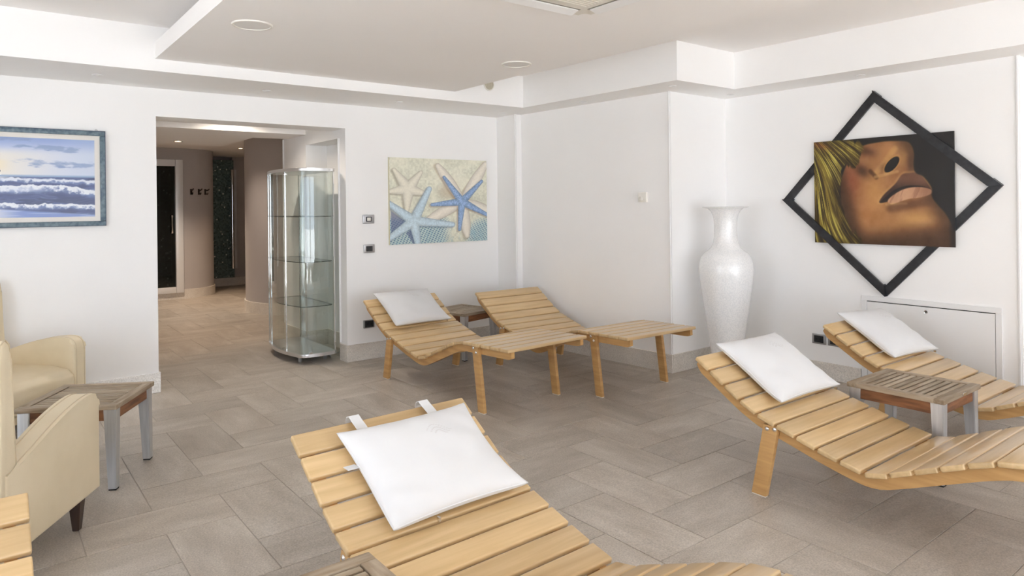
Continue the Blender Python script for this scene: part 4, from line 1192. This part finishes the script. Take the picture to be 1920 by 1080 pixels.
sp_ring = lathe('rim', [(0.100, 0.0), (0.102, -0.007), (0.112, -0.008), (0.116, -0.003), (0.116, 0.0)], 48, cap=False); sp_ring.materials.append(MT['white_plastic'])
sp_gr = lathe('speaker_grille', [(0.0, -0.006), (0.101, -0.004), (0.101, 0.0), (0.0, 0.0)], 48, cap=False); sp_gr.materials.append(MT['grille'])
for x, y, lab in ((1.296, 4.158, 'round ceiling speaker at the left of the suspended panel'), (3.282, 4.158, 'round ceiling speaker at the right of the suspended panel')):
    t = thing('ceiling_speaker', lab, 'speaker', (x, y, PANEL0), group='round ceiling speakers')
    obj('rim', sp_ring, None, t); obj('speaker_grille', sp_gr, None, t)
# air conditioner cassette
t = thing('air_conditioner', 'square ivory ceiling air conditioner at the top edge', 'air conditioner', (2.30, 2.40, PANEL0))
bm = bmesh.new(); prism_into(bm, [(-.43, -.43), (.43, -.43), (.43, .43), (-.43, .43)], -0.022, 0.0)
bmesh.ops.bevel(bm, geom=[e for e in bm.edges if abs(e.verts[0].co.z - e.verts[1].co.z) > .01], offset=0.05, segments=5, affect='EDGES')
obj('casing', bm_mesh(bm, 'casing', True, math.radians(30)), MT['ac'], t)
for k in range(4):
    a = k * math.pi / 2
    sl = obj('outlet_slot', boxes_mesh('outlet_slot', [(-.31, .31, 0.335, 0.395, -0.0235, -0.0215)]), mat('shaded_slot', (0.30, 0.28, 0.24, 1), 0.8), t, None, (0, 0, a))
    obj('louvre', bevel_box('louvre', 0.60, 0.062, 0.006, 0.002, 1), MT['panel'], sl, (0, 0.372, -0.034), (math.radians(-14), 0, 0))
obj('intake_grille', boxes_mesh('intake_grille', [(-.29, .29, yy, yy + .012, -0.026, -0.0215) for yy in np.arange(-.28, .28, .024)]), MT['ac'], t)
# round vent on the ceiling fascia
t = thing('air_vent', 'round beige air vent on the ceiling step, half hidden', 'vent', (3.985, 5.491, 2.695))
obj('rim', lathe('rim', [(0.050, 0.0), (0.052, 0.008), (0.060, 0.008), (0.064, 0.0)], 32, cap=False), MT['white_plastic'], t, (0, 0, 0), (math.pi / 2, 0, 0))
obj('mesh_disc', lathe('mesh_disc', [(0.0, 0.0), (0.051, 0.0), (0.051, 0.003), (0.0, 0.003)], 32, cap=False), mat('beige_mesh', lin(165, 155, 125), 0.7), t, (0, 0, 0), (math.pi / 2, 0, 0))
for k in range(9):
    x = -0.040 + k * 0.010; hgt = math.sqrt(max(0, 0.049 ** 2 - x * x))
    obj('fin', boxes_mesh('fin', [(x - .0018, x + .0018, -0.007, -0.0025, -hgt, hgt)]), MT['ac'], t)

# ------------------------------------------------------------------ hall fittings
d = structure(link(bpy.data.objects.new('door_1', None)), 'aluminium framed dark glass door at the end of the hall')
d.location = (0, 12.57, 0)
for b in ((1.75, 1.87, 0.11, 2.335), (2.615, 2.735, 0.11, 2.335), (1.87, 2.615, 2.225, 2.335), (1.87, 2.615, 0.11, 0.21)):
    obj('frame_bar', bevel_box('frame_bar', b[1] - b[0], 0.09, b[3] - b[2], 0.012, 2), MT['white_alu'], d, ((b[0] + b[1]) / 2, -0.01, (b[2] + b[3]) / 2))
obj('glass_pane', boxes_mesh('glass_pane', [(1.87, 2.615, 0.0, 0.01, 0.21, 2.225)]), MT['glass_dark'], d)
obj('handle', tube('handle', [(2.56, 0.0, 1.10), (2.56, -0.06, 1.11), (2.56, -0.06, 1.40), (2.56, 0.0, 1.41)], 0.012, 10), MT['chrome'], d)
obj('side_infill', boxes_mesh('side_infill', [(0.9, 1.75, 0.0, 0.1, 0.11, 2.335)]), MT['taupe'], d)
hk = [2.87, 3.00, 3.12]
for i, x in enumerate(hk):
    a = math.asin(min(1, max(0, (x - 2.74) / CWR)))
    yy = 12.57 + CWR - CWR * math.cos(a)
    t = thing('coat_hook', ['dark metal coat hook nearest the glass door', 'dark metal coat hook, middle of three on the curved wall', 'dark metal coat hook nearest the mosaic wall'][i], 'hook', (x, yy, 1.80), a, 'coat hooks on the curved wall')
    obj('base_plate', bevel_box('base_plate', 0.035, 0.012, 0.10, 0.004, 1), MT['darkwood'], t, (0, -0.006, 0))
    obj('peg', tube('peg', [(0, -0.008, 0.03), (0, -0.06, 0.025), (0, -0.09, 0.05)], 0.011, 8), MT['darkwood'], t)
    obj('peg', tube('peg', [(0, -0.008, -0.02), (0, -0.05, -0.045), (0, -0.065, -0.015)], 0.010, 8), MT['darkwood'], t)
t = thing('towel_rail', 'tall chrome vertical rail before the dark mosaic wall', 'rail', (3.955, 14.0, 0))
obj('rod', lathe('rod', [(0.034, 0.34), (0.034, 2.27)], 24), MT['chrome'], t, (-0.012, 0, 0))
obj('backing_strip', boxes_mesh('backing_strip', [(0.03, 0.075, 0.02, 0.06, 0.34, 2.27)]), MT['alu'], t)
for zz in (0.5, 2.1):
    obj('wall_bracket', boxes_mesh('wall_bracket', [(-0.02, 0.0, 0.02, 0.10, zz - 0.02, zz + 0.02)]), MT['chrome'], t)
